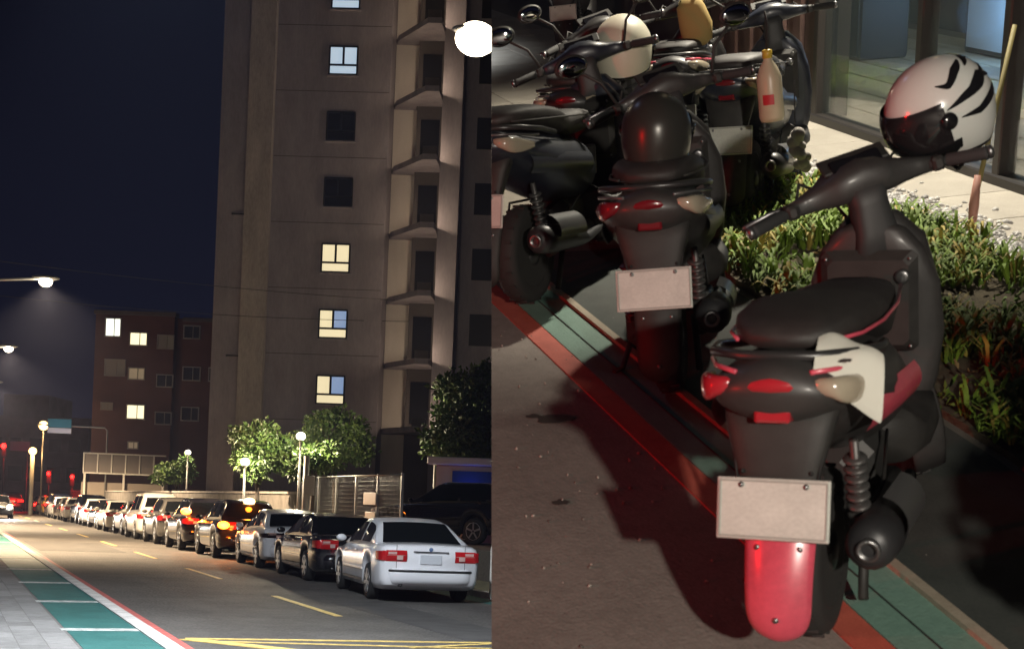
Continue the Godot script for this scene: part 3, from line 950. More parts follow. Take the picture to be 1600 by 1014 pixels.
# ---------------------------------------------------------------- street
func build_street() -> void:
	var asphalt := surf("asphalt", noise_tex(3, 512, [[0.006, 1.0], [0.04, 0.6], [0.35, 1.0]], Color(0.040, 0.037, 0.035), Color(0.115, 0.108, 0.10), 1.6), 7.0, 0.72, 5, 0.35)
	var b := B.new()
	b.prism([Vector2(-60, 40), Vector2(-60, -420), Vector2(120, -420), Vector2(120, 40)], -0.3, 0.0)
	setting(b, "ground", surf("lot", noise_tex(8, 256, [[0.01, 1.0], [0.2, 1.0]], Color(0.05, 0.048, 0.045), Color(0.11, 0.105, 0.1), 1.5), 5.0, 0.85))
	b = B.new()
	b.prism([Vector2(2.52, 30), Vector2(2.52, -330), Vector2(9.55, -330), Vector2(9.55, 30)], -0.05, 0.006)
	setting(b, "road", asphalt)
	# resurfaced strips, slightly darker
	for q in [[2.8, 5.2, -52.0, -44.0], [6.2, 7.2, -24.0, -14.0]]:
		b = B.new()
		b.prism([Vector2(q[0], q[2]), Vector2(q[1], q[2] - 0.4), Vector2(q[1], q[3]), Vector2(q[0], q[3])], 0.0, 0.010)
		setting(b, "road_patch", surf("patch", noise_tex(12, 256, [[0.02, 1.0], [0.35, 1.0]], Color(0.035, 0.033, 0.032), Color(0.075, 0.072, 0.07), 1.4), 3.0, 0.8))
	# walkway: pavers, green coat, cross bars, white and red edge lines
	b = B.new()
	b.prism([Vector2(-9, 30), Vector2(-9, -330), Vector2(2.36, -330), Vector2(2.36, 30)], -0.05, 0.004)
	var walk := setting(b, "pavement", surf("joint", noise_tex(21, 256, [[0.05, 1.0], [0.3, 1.0]], Color(0.10, 0.095, 0.09), Color(0.2, 0.19, 0.18), 1.3), 2.0, 0.9))
	var stones := []
	for k in 4:
		var lo := Color(0.21, 0.205, 0.20) * (0.82 + 0.12 * k)
		stones.append(surf("paver%d" % k, noise_tex(30 + k, 256, [[0.02, 0.7], [0.25, 1.0]], lo * 0.75, lo * 1.25, 1.5), 1.2, 0.8, 31, 0.3))
	rng.seed = 44
	var pm := []
	for k in 3:
		b = B.new()
		b.rbox(Vector3(0, 0, 0), Vector3(0.292 , 0.05, 0.592), 0.006)
		pm.append(b.mesh())
	var zrow := 0
	var z := -14.6
	while z > -36.5:
		for i in 6:
			var px := 1.34 - 0.30 * i - 0.02
			if px < 0.2 + (-z - 14.6) * 0.03: continue
			var o := MeshInstance3D.new()
			o.mesh = pm[rng.randi() % 3]
			o.material_override = stones[rng.randi() % 4]
			o.name = "paver"
			walk.add_child(o, true)
			o.position = Vector3(px, -0.017 + rng.randf_range(-0.0015, 0.0015), z - (0.3 if i % 2 else 0.0))
			o.rotation = Vector3(rng.randf_range(-0.003, 0.003), rng.randf_range(-0.004, 0.004), 0)
		z -= 0.60
	var teal := surf("teal", noise_tex(61, 512, [[0.008, 1.0], [0.08, 0.7], [0.4, 0.8]], Color(0.016, 0.095, 0.088), Color(0.042, 0.17, 0.16), 1.7), 3.0, 0.62, 9, 0.25)
	b = B.new()
	b.prism([Vector2(1.50, 10), Vector2(1.50, -330), Vector2(2.34, -330), Vector2(2.34, 10)], -0.02, 0.010)
	setting(b, "green_walkway", teal)
	var worn := surf("worn_white", noise_tex(71, 256, [[0.03, 1.0], [0.3, 1.0]], Color(0.22, 0.24, 0.23), Color(0.68, 0.68, 0.65), 2.2), 1.5, 0.7)
	for zz in [-15.0, -18.16, -22.97, -27.82, -32.55, -38.14, -44.0, -50.0, -56.0]:
		b = B.new()
		b.prism([Vector2(1.44, zz), Vector2(1.44, zz - 0.30), Vector2(2.36, zz - 0.30), Vector2(2.36, zz)], 0.0, 0.0145)
		setting(b, "painted_bar", worn)
	b = B.new()
	b.prism([Vector2(2.34, 10), Vector2(2.34, -330), Vector2(2.53, -330), Vector2(2.53, 10)], -0.05, 0.03)
	setting(b, "kerb", surf("kerb_white", noise_tex(81, 256, [[0.02, 1.0], [0.3, 1.0]], Color(0.42, 0.40, 0.38), Color(0.75, 0.72, 0.69), 1.6), 2.0, 0.75))
	b = B.new()
	b.prism([Vector2(2.53, 10), Vector2(2.53, -330), Vector2(2.66, -330), Vector2(2.66, 10)], 0.0, 0.0105)
	setting(b, "red_line", surf("red_paint", noise_tex(83, 256, [[0.02, 1.0], [0.35, 1.0]], Color(0.30, 0.06, 0.055), Color(0.62, 0.16, 0.14), 1.8), 1.4, 0.65))
	var yellow := surf("yellow_paint", noise_tex(85, 256, [[0.03, 1.0], [0.35, 1.0]], Color(0.36, 0.25, 0.06), Color(0.82, 0.60, 0.20), 1.8), 1.2, 0.6)
	var zz2 := -20.9
	while zz2 > -130.0:
		b = B.new()
		b.prism([Vector2(5.47, zz2), Vector2(5.47, zz2 - 4.4), Vector2(5.59, zz2 - 4.4), Vector2(5.59, zz2)], 0.0, 0.0125)
		setting(b, "lane_dash", yellow)
		zz2 -= 9.6
	for q in [[[2.75, -17.25], [9.5, -16.65], 0.13], [[2.75, -17.2], [3.75, -15.9], 0.24], [[3.1, -16.9], [6.2, -16.2], 0.10], [[5.2, -16.3], [6.5, -16.85], 0.10]]:
		b = B.new()
		var a := Vector2(q[0][0], q[0][1])
		var e := Vector2(q[1][0], q[1][1])
		var nn: Vector2 = (e - a).normalized().orthogonal() * (float(q[2]) * 0.5)
		b.prism([a + nn, e + nn, e - nn, a - nn], 0.0, 0.0135 + q[2] * 0.004)
		setting(b, "yellow_line", yellow)
	# far kerb, green strip and verge
	b = B.new()
	b.prism([Vector2(9.55, 10), Vector2(9.55, -330), Vector2(9.72, -330), Vector2(9.72, 10)], -0.05, 0.12)
	setting(b, "kerb", mats["kerb_white"])
	b = B.new()
	b.prism([Vector2(9.05, -6), Vector2(9.05, -200), Vector2(9.54, -200), Vector2(9.54, -6)], 0.0, 0.011)
	setting(b, "green_walkway", teal)
	b = B.new()
	b.prism([Vector2(9.72, 10), Vector2(9.72, -330), Vector2(11.2, -330), Vector2(11.2, 10)], -0.05, 0.10)
	setting(b, "verge", surf("verge", noise_tex(91, 256, [[0.02, 1.0], [0.25, 1.0]], Color(0.05, 0.055, 0.025), Color(0.16, 0.14, 0.07), 1.6), 2.0, 0.9))

	# --- tower block
	var TW := thing("tower_block", "tall grey tower block with lit windows and stacked white balcony walls", "building", at(Vector3(12.11, 0, -70.43), -21.39 - 3.0))
	var cladding := surf("cladding", noise_tex(101, 512, [[0.006, 1.0], [0.05, 0.6], [0.4, 0.5]], Color(0.22, 0.20, 0.225), Color(0.37, 0.34, 0.37), 1.7), 9.0, 0.75)
	var pale := surf("pale_render", noise_tex(103, 512, [[0.006, 1.0], [0.06, 0.8], [0.4, 0.5]], Color(0.30, 0.27, 0.25), Color(0.55, 0.50, 0.455), 1.9), 8.0, 0.8)
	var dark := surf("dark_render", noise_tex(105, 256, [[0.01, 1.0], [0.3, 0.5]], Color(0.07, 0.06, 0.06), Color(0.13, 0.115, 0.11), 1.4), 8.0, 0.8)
	var white := surf("white_wall", noise_tex(107, 256, [[0.01, 1.0], [0.3, 0.5]], Color(0.60, 0.55, 0.50), Color(0.80, 0.75, 0.70), 1.3), 6.0, 0.7)
	for m in [cladding, pale, white]: m.uv1_scale = Vector3(1.0 / 3.0, 1.0 / 13.0, 1.0 / 3.0)
	var HT := 36.0
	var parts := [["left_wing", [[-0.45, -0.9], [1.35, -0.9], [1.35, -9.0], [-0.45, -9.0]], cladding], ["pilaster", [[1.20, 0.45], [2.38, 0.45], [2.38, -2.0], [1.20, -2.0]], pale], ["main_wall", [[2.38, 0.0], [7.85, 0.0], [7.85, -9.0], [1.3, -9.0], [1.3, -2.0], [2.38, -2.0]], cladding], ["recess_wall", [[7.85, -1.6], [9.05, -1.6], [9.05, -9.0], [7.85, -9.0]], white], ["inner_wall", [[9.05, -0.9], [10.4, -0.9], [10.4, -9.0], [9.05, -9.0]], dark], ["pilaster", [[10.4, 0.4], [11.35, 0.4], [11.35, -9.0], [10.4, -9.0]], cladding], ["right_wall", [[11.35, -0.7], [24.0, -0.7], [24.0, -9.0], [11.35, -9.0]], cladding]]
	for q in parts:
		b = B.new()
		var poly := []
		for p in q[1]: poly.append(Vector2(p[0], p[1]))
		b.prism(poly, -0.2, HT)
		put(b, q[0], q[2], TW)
	var frame := mat("window_frame", Color(0.012, 0.012, 0.014), 0.5)
	var pane_dark := mat("pane_dark", Color(0.02, 0.02, 0.022), 0.08)
	var lit := [glow("pane_cool", Color(0.82, 0.92, 1.0), 0.62), glow("pane_warm", Color(1.0, 0.93, 0.74), 0.85), glow("pane_blue", Color(0.66, 0.80, 1.0), 0.45)]
	for k in 9:
		var wy := 7.08 + 3.12 * k
		var on: bool = not (k in [3, 4])
		b = B.new()
		var wx := 5.58
		for r in [[0, 0.66, 1.36, 0.07], [0, -0.66, 1.36, 0.07], [0, -0.22, 1.36, 0.09]]: b.box(Vector3(wx + r[0], wy + r[1], 0.05), Vector3(r[2], r[3], 0.10))
		for r in [-0.66, 0.66]: b.box(Vector3(wx + r, wy, 0.05), Vector3(0.07, 1.25, 0.098))
		b.box(Vector3(wx, wy + 0.22, 0.05), Vector3(0.10, 0.80, 0.096))
		var w := put(b, "window", frame, TW)
		for pn in [[-0.335, 0.22, 0.58, 0.80], [0.335, 0.22, 0.58, 0.80], [0.0, -0.43, 1.25, 0.38]]:
			b = B.new()
			b.box(Vector3(wx + pn[0], wy + pn[1], 0.025), Vector3(pn[2], pn[3], 0.03))
			var mm: Material = pane_dark
			if on: mm = lit[(1 if k == 2 else 0 if k > 4 else 2 if pn[0] > 0.1 else 1)]
			put(b, "pane", mm, w)
		# sill
		b = B.new()
		b.rbox(Vector3(wx, wy - 0.73, 0.06), Vector3(1.5, 0.07, 0.16), 0.015)
		put(b, "sill", cladding, w)
	for k in 9:   # balconies
		var sy := 5.15 + 3.14 * k
		b = B.new()
		b.prism([Vector2(7.86, -1.55), Vector2(8.05, -0.9), Vector2(9.75, 1.75), Vector2(10.38, 1.75), Vector2(10.38, -0.85), Vector2(9.06, -0.88), Vector2(9.06, -1.58)], sy, sy + 0.26)
		var sl := put(b, "balcony", cladding, TW)
		b = B.new()
		b.prism([Vector2(9.72, 1.75), Vector2(10.36, 1.75), Vector2(10.36, 1.62), Vector2(9.74, 1.62)], sy + 0.263, sy + 0.62)
		put(b, "parapet", dark, sl)
		b = B.new()
		b.lathe([[0.10, 0.0], [0.11, -0.05], [0.07, -0.08]], 12, Transform3D(Basis(), Vector3(9.95, sy + 0.34, 1.45)))
		put(b, "unseen_balcony_lamp", glow("unseen_balcony_glow", Color(1, 0.88, 0.72), 0.6), sl)
		omni(Vector3(9.85, sy + 0.42, 1.35), Color(1.0, 0.88, 0.74), 1.6, 0.1, TW)  # unseen behind the parapet, placed to light the white balcony wall
		b = B.new()
		b.box(Vector3(9.72, sy + 1.5, -0.88), Vector3(0.9, 2.0, 0.06))
		put(b, "balcony_door", pane_dark, sl)
	for k in 9:
		for xx in [12.6, 15.2, 18.2]:
			b = B.new()
			b.box(Vector3(xx, 7.1 + 3.12 * k, -0.70), Vector3(1.2, 1.5, 0.10))
			put(b, "window", frame, TW)
		b = B.new()
		b.box(Vector3(0.9, 6.2 + 3.12 * k, -0.90), Vector3(0.55, 1.9, 0.03))
		put(b, "louvre_panel", cladding, TW)
		b = B.new()
		b.box(Vector3(5.1, 5.62 + 3.12 * k, 0.001), Vector3(5.4, 0.03, 0.012))
		put(b, "floor_joint", dark, TW)
	for q in [[2.4, 8.6], [2.4, 15.4]]:   # brackets and pipe on the left wing
		b = B.new()
		b.tube([Vector3(0.35, q[1], -0.6), Vector3(1.05, q[1], -0.6), Vector3(1.05, q[1] - 1.3, -0.6), Vector3(0.95, q[1] - 1.3, -0.9)], 0.05, 6)
		put(b, "bracket", frame, TW)

	# --- brick mid-rise
	var BR := thing("brick_apartments", "dark brick apartment house with a few brightly lit windows", "building", at(Vector3(10.6, 0, -114.03), -21.39 - 2.0))
	var brick := surf("brick_wall", noise_tex(111, 256, [[0.01, 1.0], [0.3, 1.0]], Color(0.075, 0.032, 0.027), Color(0.14, 0.062, 0.050), 1.4), 6.0, 0.85)
	b = B.new()
	b.prism([Vector2(0, 0), Vector2(5.95, 0), Vector2(5.95, -0.8), Vector2(6.6, -0.8), Vector2(6.6, 0), Vector2(10.5, 0), Vector2(10.5, -12), Vector2(0, -12)], -0.2, 15.2)
	put(b, "wall", brick, BR)
	b = B.new()
	b.box(Vector3(3.0, 15.35, -0.3), Vector3(6.2, 0.3, 1.0))
	b.box(Vector3(8.6, 15.0, -0.1), Vector3(4.0, 0.25, 0.6))
	put(b, "parapet", dark, BR)
	var bw := [[1.35, 14.25, 1.15, 1.35, 0], [3.3, 13.45, 1.3, 0.95, 1], [7.3, 14.1, 1.2, 0.95, 3], [1.6, 11.25, 1.5, 1.2, 4], [3.25, 10.85, 1.2, 0.85, 5], [5.35, 13.3, 1.2, 1.0, 4], [3.3, 8.0, 1.35, 1.05, 1], [3.2, 5.5, 0.75, 0.5, 5], [1.1, 8.35, 0.85, 0.5, 4], [7.4, 11.0, 1.3, 1.0, 3], [5.4, 10.4, 1.2, 0.9, 3], [7.4, 8.0, 1.3, 1.0, 3], [5.4, 7.6, 1.2, 0.9, 3], [9.2, 11.0, 1.0, 1.0, 3]]
	var wm := [glow("win_white", Color(0.98, 1.0, 0.93), 1.5), glow("win_warm", Color(1.0, 0.95, 0.76), 1.4), null, mat("win_dark", Color(0.04, 0.04, 0.05), 0.1), mat("win_curtain", Color(0.30, 0.28, 0.27), 0.5), glow("win_dim", Color(1.0, 0.85, 0.62), 0.12)]
	for q in bw:
		b = B.new()
		for e in [[0, q[3] * 0.5, q[2] + 0.1, 0.08], [0, -q[3] * 0.5, q[2] + 0.1, 0.08]]: b.box(Vector3(q[0] + e[0], q[1] + e[1], 0.05), Vector3(e[2], e[3], 0.12))
		for e in [-0.5, 0.5]: b.box(Vector3(q[0] + e * q[2], q[1], 0.05), Vector3(0.08, q[3] - 0.08, 0.118))
		b.box(Vector3(q[0] + q[2] * 0.08, q[1], 0.05), Vector3(0.05, q[3] - 0.08, 0.11))
		var w := put(b, "window", mat("frame_grey", Color(0.30, 0.28, 0.27), 0.6), BR)
		b = B.new()
		b.box(Vector3(q[0], q[1], 0.02), Vector3(q[2] - 0.06, q[3] - 0.06, 0.05))
		put(b, "pane", wm[q[4]], w)
	# --- low house at the far end
	var LO := thing("low_building", "low flat-roofed building at the far end of the street", "building", at(Vector3(4.0, 0, -160.0), -21.39))
	b = B.new()
	b.prism([Vector2(0, 0), Vector2(11.0, 0), Vector2(11.0, -14), Vector2(0, -14)], -0.2, 9.5)
	put(b, "wall", surf("far_wall", noise_tex(121, 128, [[0.02, 1.0]], Color(0.12, 0.11, 0.11), Color(0.22, 0.20, 0.2), 1.3), 6.0, 0.85), LO)
	b = B.new()
	b.prism([Vector2(1.5, -2), Vector2(6.2, -2), Vector2(6.2, -10), Vector2(1.5, -10)], 9.5, 11.8)
	put(b, "roof_room", mats["far_wall"], LO)
	for k in 5:
		b = B.new()
		b.box(Vector3(1.6 + 2.0 * k, 6.6, 0.0), Vector3(1.2, 1.3, 0.16))
		put(b, "window", frame, LO)
		b = B.new()
		b.box(Vector3(1.6 + 2.0 * k, 3.6, 0.0), Vector3(1.4, 1.5, 0.16))
		put(b, "window", frame, LO)
	# --- white framed canopy
	var CN := thing("panelled_canopy", "white framed panel gallery standing before the brick apartments", "canopy", at(Vector3(9.7, 0, -108.97), -21.39))
	var wf := mat("white_frame", Color(0.72, 0.68, 0.60), 0.5)
	b = B.new()
	for y in [3.25, 4.65]: b.box(Vector3(2.9, y, 0), Vector3(5.9, 0.10, 0.14))
	for k in 6: b.box(Vector3(0.0 + k * 1.0, 3.95, 0), Vector3(0.09, 1.3, 0.13))
	for k in 3: b.box(Vector3(0.1 + k * 2.8, 1.6, 0), Vector3(0.14, 3.2, 0.12))
	put(b, "frame", wf, CN)
	for k in 5:
		b = B.new()
		b.box(Vector3(0.5 + k * 1.0, 3.95, -0.03), Vector3(0.9, 1.3, 0.03))
		put(b, "panel", mat("canopy_panel", Color(0.20, 0.17, 0.15), 0.4), CN)
	b = B.new()
	b.box(Vector3(2.9, 1.3, -0.25), Vector3(6.2, 2.6, 0.1))
	put(b, "shutter", mat("shutter", Color(0.30, 0.25, 0.20), 0.6), CN)

	# --- fence and wall behind the cars
	var WL := thing("boundary_wall", "low grey concrete wall running behind the parked cars", "wall")
	b = B.new()
	b.prism([Vector2(11.2, -48.4), Vector2(11.5, -48.4), Vector2(11.5, -150), Vector2(11.2, -150)], -0.1, 1.95)
	put(b, "wall", surf("concrete", noise_tex(131, 256, [[0.02, 1.0], [0.3, 0.7]], Color(0.15, 0.14, 0.13), Color(0.28, 0.26, 0.24), 1.5), 4.0, 0.85), WL)
	b = B.new()
	b.prism([Vector2(11.15, -48.35), Vector2(11.55, -48.35), Vector2(11.55, -150), Vector2(11.15, -150)], 1.953, 2.03)
	put(b, "coping", pale, WL)
	var FE := thing("mesh_fence", "galvanised mesh fence with square posts behind the white sedan", "fence")
	var galv := mat("galvanised", Color(0.33, 0.33, 0.32), 0.45, 0.5)
	for k in 6:
		b = B.new()
		b.box(Vector3(11.35, 1.27, -36.95 - 2.25 * k), Vector3(0.07, 2.54, 0.07))
		put(b, "post", galv, FE)
	b = B.new()
	for y in [0.25, 1.3, 2.5]: b.tube([Vector3(11.30, y, -36.9), Vector3(11.30, y, -48.2)], 0.022, 6)
	put(b, "rail", galv, FE)
	b = B.new()
	for k in 94: b.box(Vector3(11.325, 1.37, -36.99 - 0.12 * k), Vector3(0.006, 2.2, 0.006))
	for k in 18: b.box(Vector3(11.331, 0.30 + 0.12 * k, -42.55), Vector3(0.006, 0.006, 11.2))
	var wire := put(b, "wire_mesh", galv, FE)
	wire.set_meta("kind", "stuff")
	for q in [[-39.6, 1.85, 1.25, 0.34], [-39.5, 1.33, 1.0, 0.30]]:
		b = B.new()
		b.rbox(Vector3(11.24, q[1], q[0]), Vector3(0.03, q[3], q[2]), 0.01)
		tag(put(b, "notice_board", mat("board", Color(0.62, 0.56, 0.48), 0.5)), "pale notice board fixed on the mesh fence, %s of two" % ("upper" if q[1] > 1.6 else "lower"), "sign", "notice boards on the mesh fence")
	var PO := thing("utility_pole", "grey metal service pole with a box beside the mesh fence", "pole", at(Vector3(10.5, 0, -44.2)))
	b = B.new()
	b.tube([Vector3.ZERO, Vector3(0, 3.1, 0)], [0.11, 0.09], 12)
	put(b, "pole", galv, PO)
	b = B.new()
	b.rbox(Vector3(0.05, 2.2, 0.16), Vector3(0.34, 0.6, 0.2), 0.02)
	put(b, "meter_box", galv, PO)
	# pipe barrier by the sedan
	var BA := thing("pipe_barrier", "white pipe hoop barrier on the verge beside the white sedan", "barrier", at(Vector3(9.62, 0.05, -25.2), 60.0))
	b = B.new()
	b.tube([Vector3(-0.62, 0, 0), Vector3(-0.62, 0.92, 0), Vector3(-0.55, 1.03, 0), Vector3(0.25, 1.03, 0), Vector3(0.32, 0.92, 0), Vector3(0.32, 0, 0)], 0.030, 10)
	put(b, "hoop", mat("white_pipe", Color(0.65, 0.63, 0.58), 0.4), BA)
	b = B.new()
	b.prism([Vector2(11.75, -44.5), Vector2(11.75, -30.0), Vector2(22, -30.0), Vector2(22, -44.5)], -0.1, 0.72)
	setting(b, "raised_lot", mats["lot"])
	# booth with blue light and dark SUVs in the lot behind
	var BO := thing("guard_booth", "small cream booth with flat white roof and blue light", "booth", at(Vector3(13.35, 0, -40.2), -35.0))
	b = B.new()
	b.box(Vector3(1.6, 1.45, -1.0), Vector3(3.2, 2.9, 2.0))
	put(b, "wall", mat("cream", Color(0.62, 0.50, 0.30), 0.7), BO)
	b = B.new()
	b.rbox(Vector3(1.6, 3.02, -0.95), Vector3(3.6, 0.22, 2.5), 0.03)
	put(b, "roof", mat("white_roof", Color(0.75, 0.75, 0.75), 0.5), BO)
	b = B.new()
	b.box(Vector3(1.75, 2.25, 0.02), Vector3(2.5, 1.0, 0.06))
	put(b, "window", mat("blue_glass", Color(0.05, 0.09, 0.22), 0.1), BO)
	b = B.new()
	b.rbox(Vector3(1.0, 2.1, 0.12), Vector3(0.5, 0.14, 0.1), 0.03)
	put(b, "blue_lamp", glow("blue_lamp", Color(0.15, 0.35, 1.0), 3.0), BO)
	omni(Vector3(1.0, 2.1, 0.35), Color(0.2, 0.4, 1.0), 0.12, 0.1, BO)

	# --- trees and garden lamps
	make_tree("street_tree", "bushy tree lit white-green by the unseen lamp inside it", Vector3(9.9, 0, -48.4), Vector3(9.75, 3.25, -48.1), Vector3(1.15, 1.0, 1.1), 22, 45, 0.15, Color(0.06, 0.10, 0.022), 11)
	make_tree("street_tree", "leafy tree around the garden lamp before the tower", Vector3(10.9, 0, -45.6), Vector3(11.1, 3.15, -45.6), Vector3(0.62, 0.62, 0.65), 10, 45, 0.14, Color(0.06, 0.10, 0.022), 12)
	make_tree("street_tree", "dark spreading tree in front of the lowest tower window", Vector3(13.4, 0, -52.0), Vector3(13.2, 3.9, -51.4), Vector3(1.1, 0.95, 1.0), 20, 42, 0.15, Color(0.06, 0.10, 0.022), 13)
	make_tree("street_tree", "tall dark tree behind the guard booth", Vector3(15.2, 0, -42.6), Vector3(15.1, 4.6, -42.6), Vector3(1.15, 1.75, 1.1), 28, 42, 0.16, Color(0.06, 0.10, 0.022), 14)
	make_tree("street_tree", "small dark tree behind the wall near the brick apartments", Vector3(11.9, 0, -77.0), Vector3(11.5, 3.1, -77.0), Vector3(1.0, 0.85, 0.9), 14, 36, 0.17, Color(0.06, 0.10, 0.022), 15)
	for q in [[Vector3(10.45, 0, -44.9), 3.72, 26.0, "garden lamp on a post shining into the leafy tree"], [Vector3(9.2, 0, -47.2), 2.9, 22.0, "unseen garden lamp inside the bushy tree, placed to light its leaves"], [Vector3(11.85, 0, -75.9), 4.02, 8.0, "small post lamp beside the wall near the brick apartments"], [Vector3(14.3, 0, -43.2), 4.15, 5.0, "small lamp above the guard booth roof"]]:  # the one in the bushy tree is unseen, placed to light its leaves
		var GL := thing("garden_lamp", q[3], "lamp", at(q[0]))
		b = B.new()
		b.tube([Vector3.ZERO, Vector3(0, q[1] - 0.12, 0)], [0.05, 0.035], 8)
		b.lathe([[0.06, q[1] - 0.14], [0.10, q[1] - 0.11], [0.08, q[1] - 0.10]], 14)
		put(b, "post", galv, GL)
		b = B.new()
		b.ell(Vector3(0, q[1], 0), Vector3(0.15, 0.13, 0.15), 16, 10)
		put(b, "globe", glow("garden_globe", Color(1.0, 0.95, 0.84), 7.0), GL)
		omni(Vector3(0, q[1], 0), Color(1.0, 0.93, 0.80), q[2], 0.12, GL)

	# --- street lamps on the left kerb and the tall one over the sedan
	for q in [[Vector3(3.08, 8.6, -50.8), 720.0, "street lamp on a long arm over the road, nearest the tower"], [Vector3(2.99, 8.6, -75.7), 720.0, "second street lamp on an arm, past the tower"], [Vector3(3.3, 8.6, -100.8), 720.0, "farthest street lamp on an arm near the road signs"]]:
		street_lamp(q[0], Vector3(-3.6, 0, 0), q[1], q[2])
	street_lamp(Vector3(1.5, 8.6, -14.0), Vector3(-3.6, 0, 0), 0.0, "unseen street lamp over the tiled walkway, placed to light the near road and the white saloon")  # out of view, lights the near walkway and the saloon
	street_lamp(Vector3(8.62, 10.0, -24.7), Vector3(2.6, 0, 0.4), 3330.0, "tall bright street lamp above the white sedan", 0.37)  # lens enlarged, the extra size stands in for its glare

	# --- signs and traffic lights at the junction
	var SG := thing("road_sign", "blue and white direction sign hung on a mast arm", "sign", at(Vector3(7.99, 0, -109.64), -21.39))
	b = B.new()
	b.rbox(Vector3(0, 6.7, 0), Vector3(1.7, 0.62, 0.05), 0.02)
	put(b, "blue_panel", mat("sign_blue", Color(0.03, 0.22, 0.34), 0.4), SG)
	b = B.new()
	b.rbox(Vector3(0, 6.17, 0), Vector3(1.7, 0.38, 0.05), 0.02)
	put(b, "white_panel", mat("sign_white", Color(0.75, 0.72, 0.85), 0.4), SG)
	b = B.new()
	b.tube([Vector3(-1.6, 6.55, -0.08), Vector3(3.2, 6.5, -0.08), Vector3(3.4, 6.3, -0.08), Vector3(3.4, 0, -0.08)], 0.06, 8)
	put(b, "mast_arm", galv, SG)
	omni(Vector3(0, 5.6, 2.2), Color(0.95, 0.97, 1.0), 1.2, 0.1, SG)  # unseen light before the sign, placed to light its panels
	var SG2 := thing("road_sign", "small violet sign panel beyond the direction sign", "sign", at(Vector3(6.69, 0, -137.0), -21.39))
	b = B.new()
	b.rbox(Vector3(0, 5.75, 0), Vector3(1.75, 0.85, 0.05), 0.02)
	put(b, "panel", mat("sign_violet", Color(0.22, 0.20, 0.48), 0.4), SG2)
	b = B.new()
	b.tube([Vector3(0.7, 5.3, 0), Vector3(0.7, 0, 0)], 0.05, 8)
	put(b, "post", galv, SG2)
	for q in [[Vector3(4.96, 5.38, -126.9), 0.22, "red traffic light hanging over the road, largest of three"], [Vector3(9.15, 3.42, -136.0), 0.17, "red traffic light on a post out at the road edge"], [Vector3(11.11, 3.22, -135.3), 0.17, "red traffic light on a post close to the white canopy"]]:
		var TL := thing("traffic_light", q[2], "traffic light", at(Vector3(q[0].x, 0, q[0].z), -21.39), "red traffic lights at the junction")
		b = B.new()
		b.rbox(Vector3(0, q[0].y - 0.3, -0.1), Vector3(0.42, 1.2, 0.24), 0.05)
		b.tube([Vector3(0.0, q[0].y - 0.9, -0.1), Vector3(0.0, 0, -0.1)], 0.06, 8)
		put(b, "housing", frame, TL)
		b = B.new()
		b.ell(Vector3(0, q[0].y, 0.06), Vector3(q[1], q[1], 0.06), 16, 8)
		put(b, "red_lamp", glow("signal_red", Color(1.0, 0.06, 0.05), 9.0), TL)
		omni(Vector3(0, q[0].y, 0.5), Color(1.0, 0.08, 0.06), 5.0, 0.2, TL)
	for q in [[Vector3(7.25, 6.71, -115.3), "round amber lamp beside the direction sign", 0.36], [Vector3(6.57, 4.77, -115.6), "lamp on a white post at the junction", 0.30], [Vector3(3.6, 6.3, -113.0), "orange lamp over the far junction", 0.25]]:
		var PL := thing("post_lamp", q[1], "lamp", at(Vector3(q[0].x, 0, q[0].z)))
		b = B.new()
		b.tube([Vector3.ZERO, Vector3(0, q[0].y - 0.2, 0)], 0.16 if q[0].y < 5.0 else 0.06, 10)
		put(b, "post", wf if q[0].y < 5.0 else galv, PL)
		b = B.new()
		b.ell(Vector3(0, q[0].y, 0), Vector3(1, 1, 1) * q[2], 16, 10)
		put(b, "globe", glow("amber_globe", Color(1.0, 0.80, 0.48), 4.0), PL)
		omni(Vector3(0, q[0].y, 0.6), Color(1.0, 0.78, 0.5), 5.0, 0.2, PL)
	# --- overhead wires
	for q in [[Vector3(-4, 11.1, -62.5), Vector3(30, 12.2, -69.2), 0.5], [Vector3(-6, 10.2, -66), Vector3(26, 11.0, -68.0), 0.6]]:
		b = B.new()
		var pts := []
		for i in 21:
			var f := i / 20.0
			pts.append(q[0].lerp(q[1], f) - Vector3(0, q[2] * sin(PI * f), 0))
		b.tube(pts, 0.014, 5)
		tag(put(b, "overhead_wire", mat("wire", Color(0.05, 0.05, 0.05), 0.6)), "thin overhead wire strung across the street, %s of two" % ("upper" if q[2] < 0.55 else "lower"), "wire", "overhead wires")

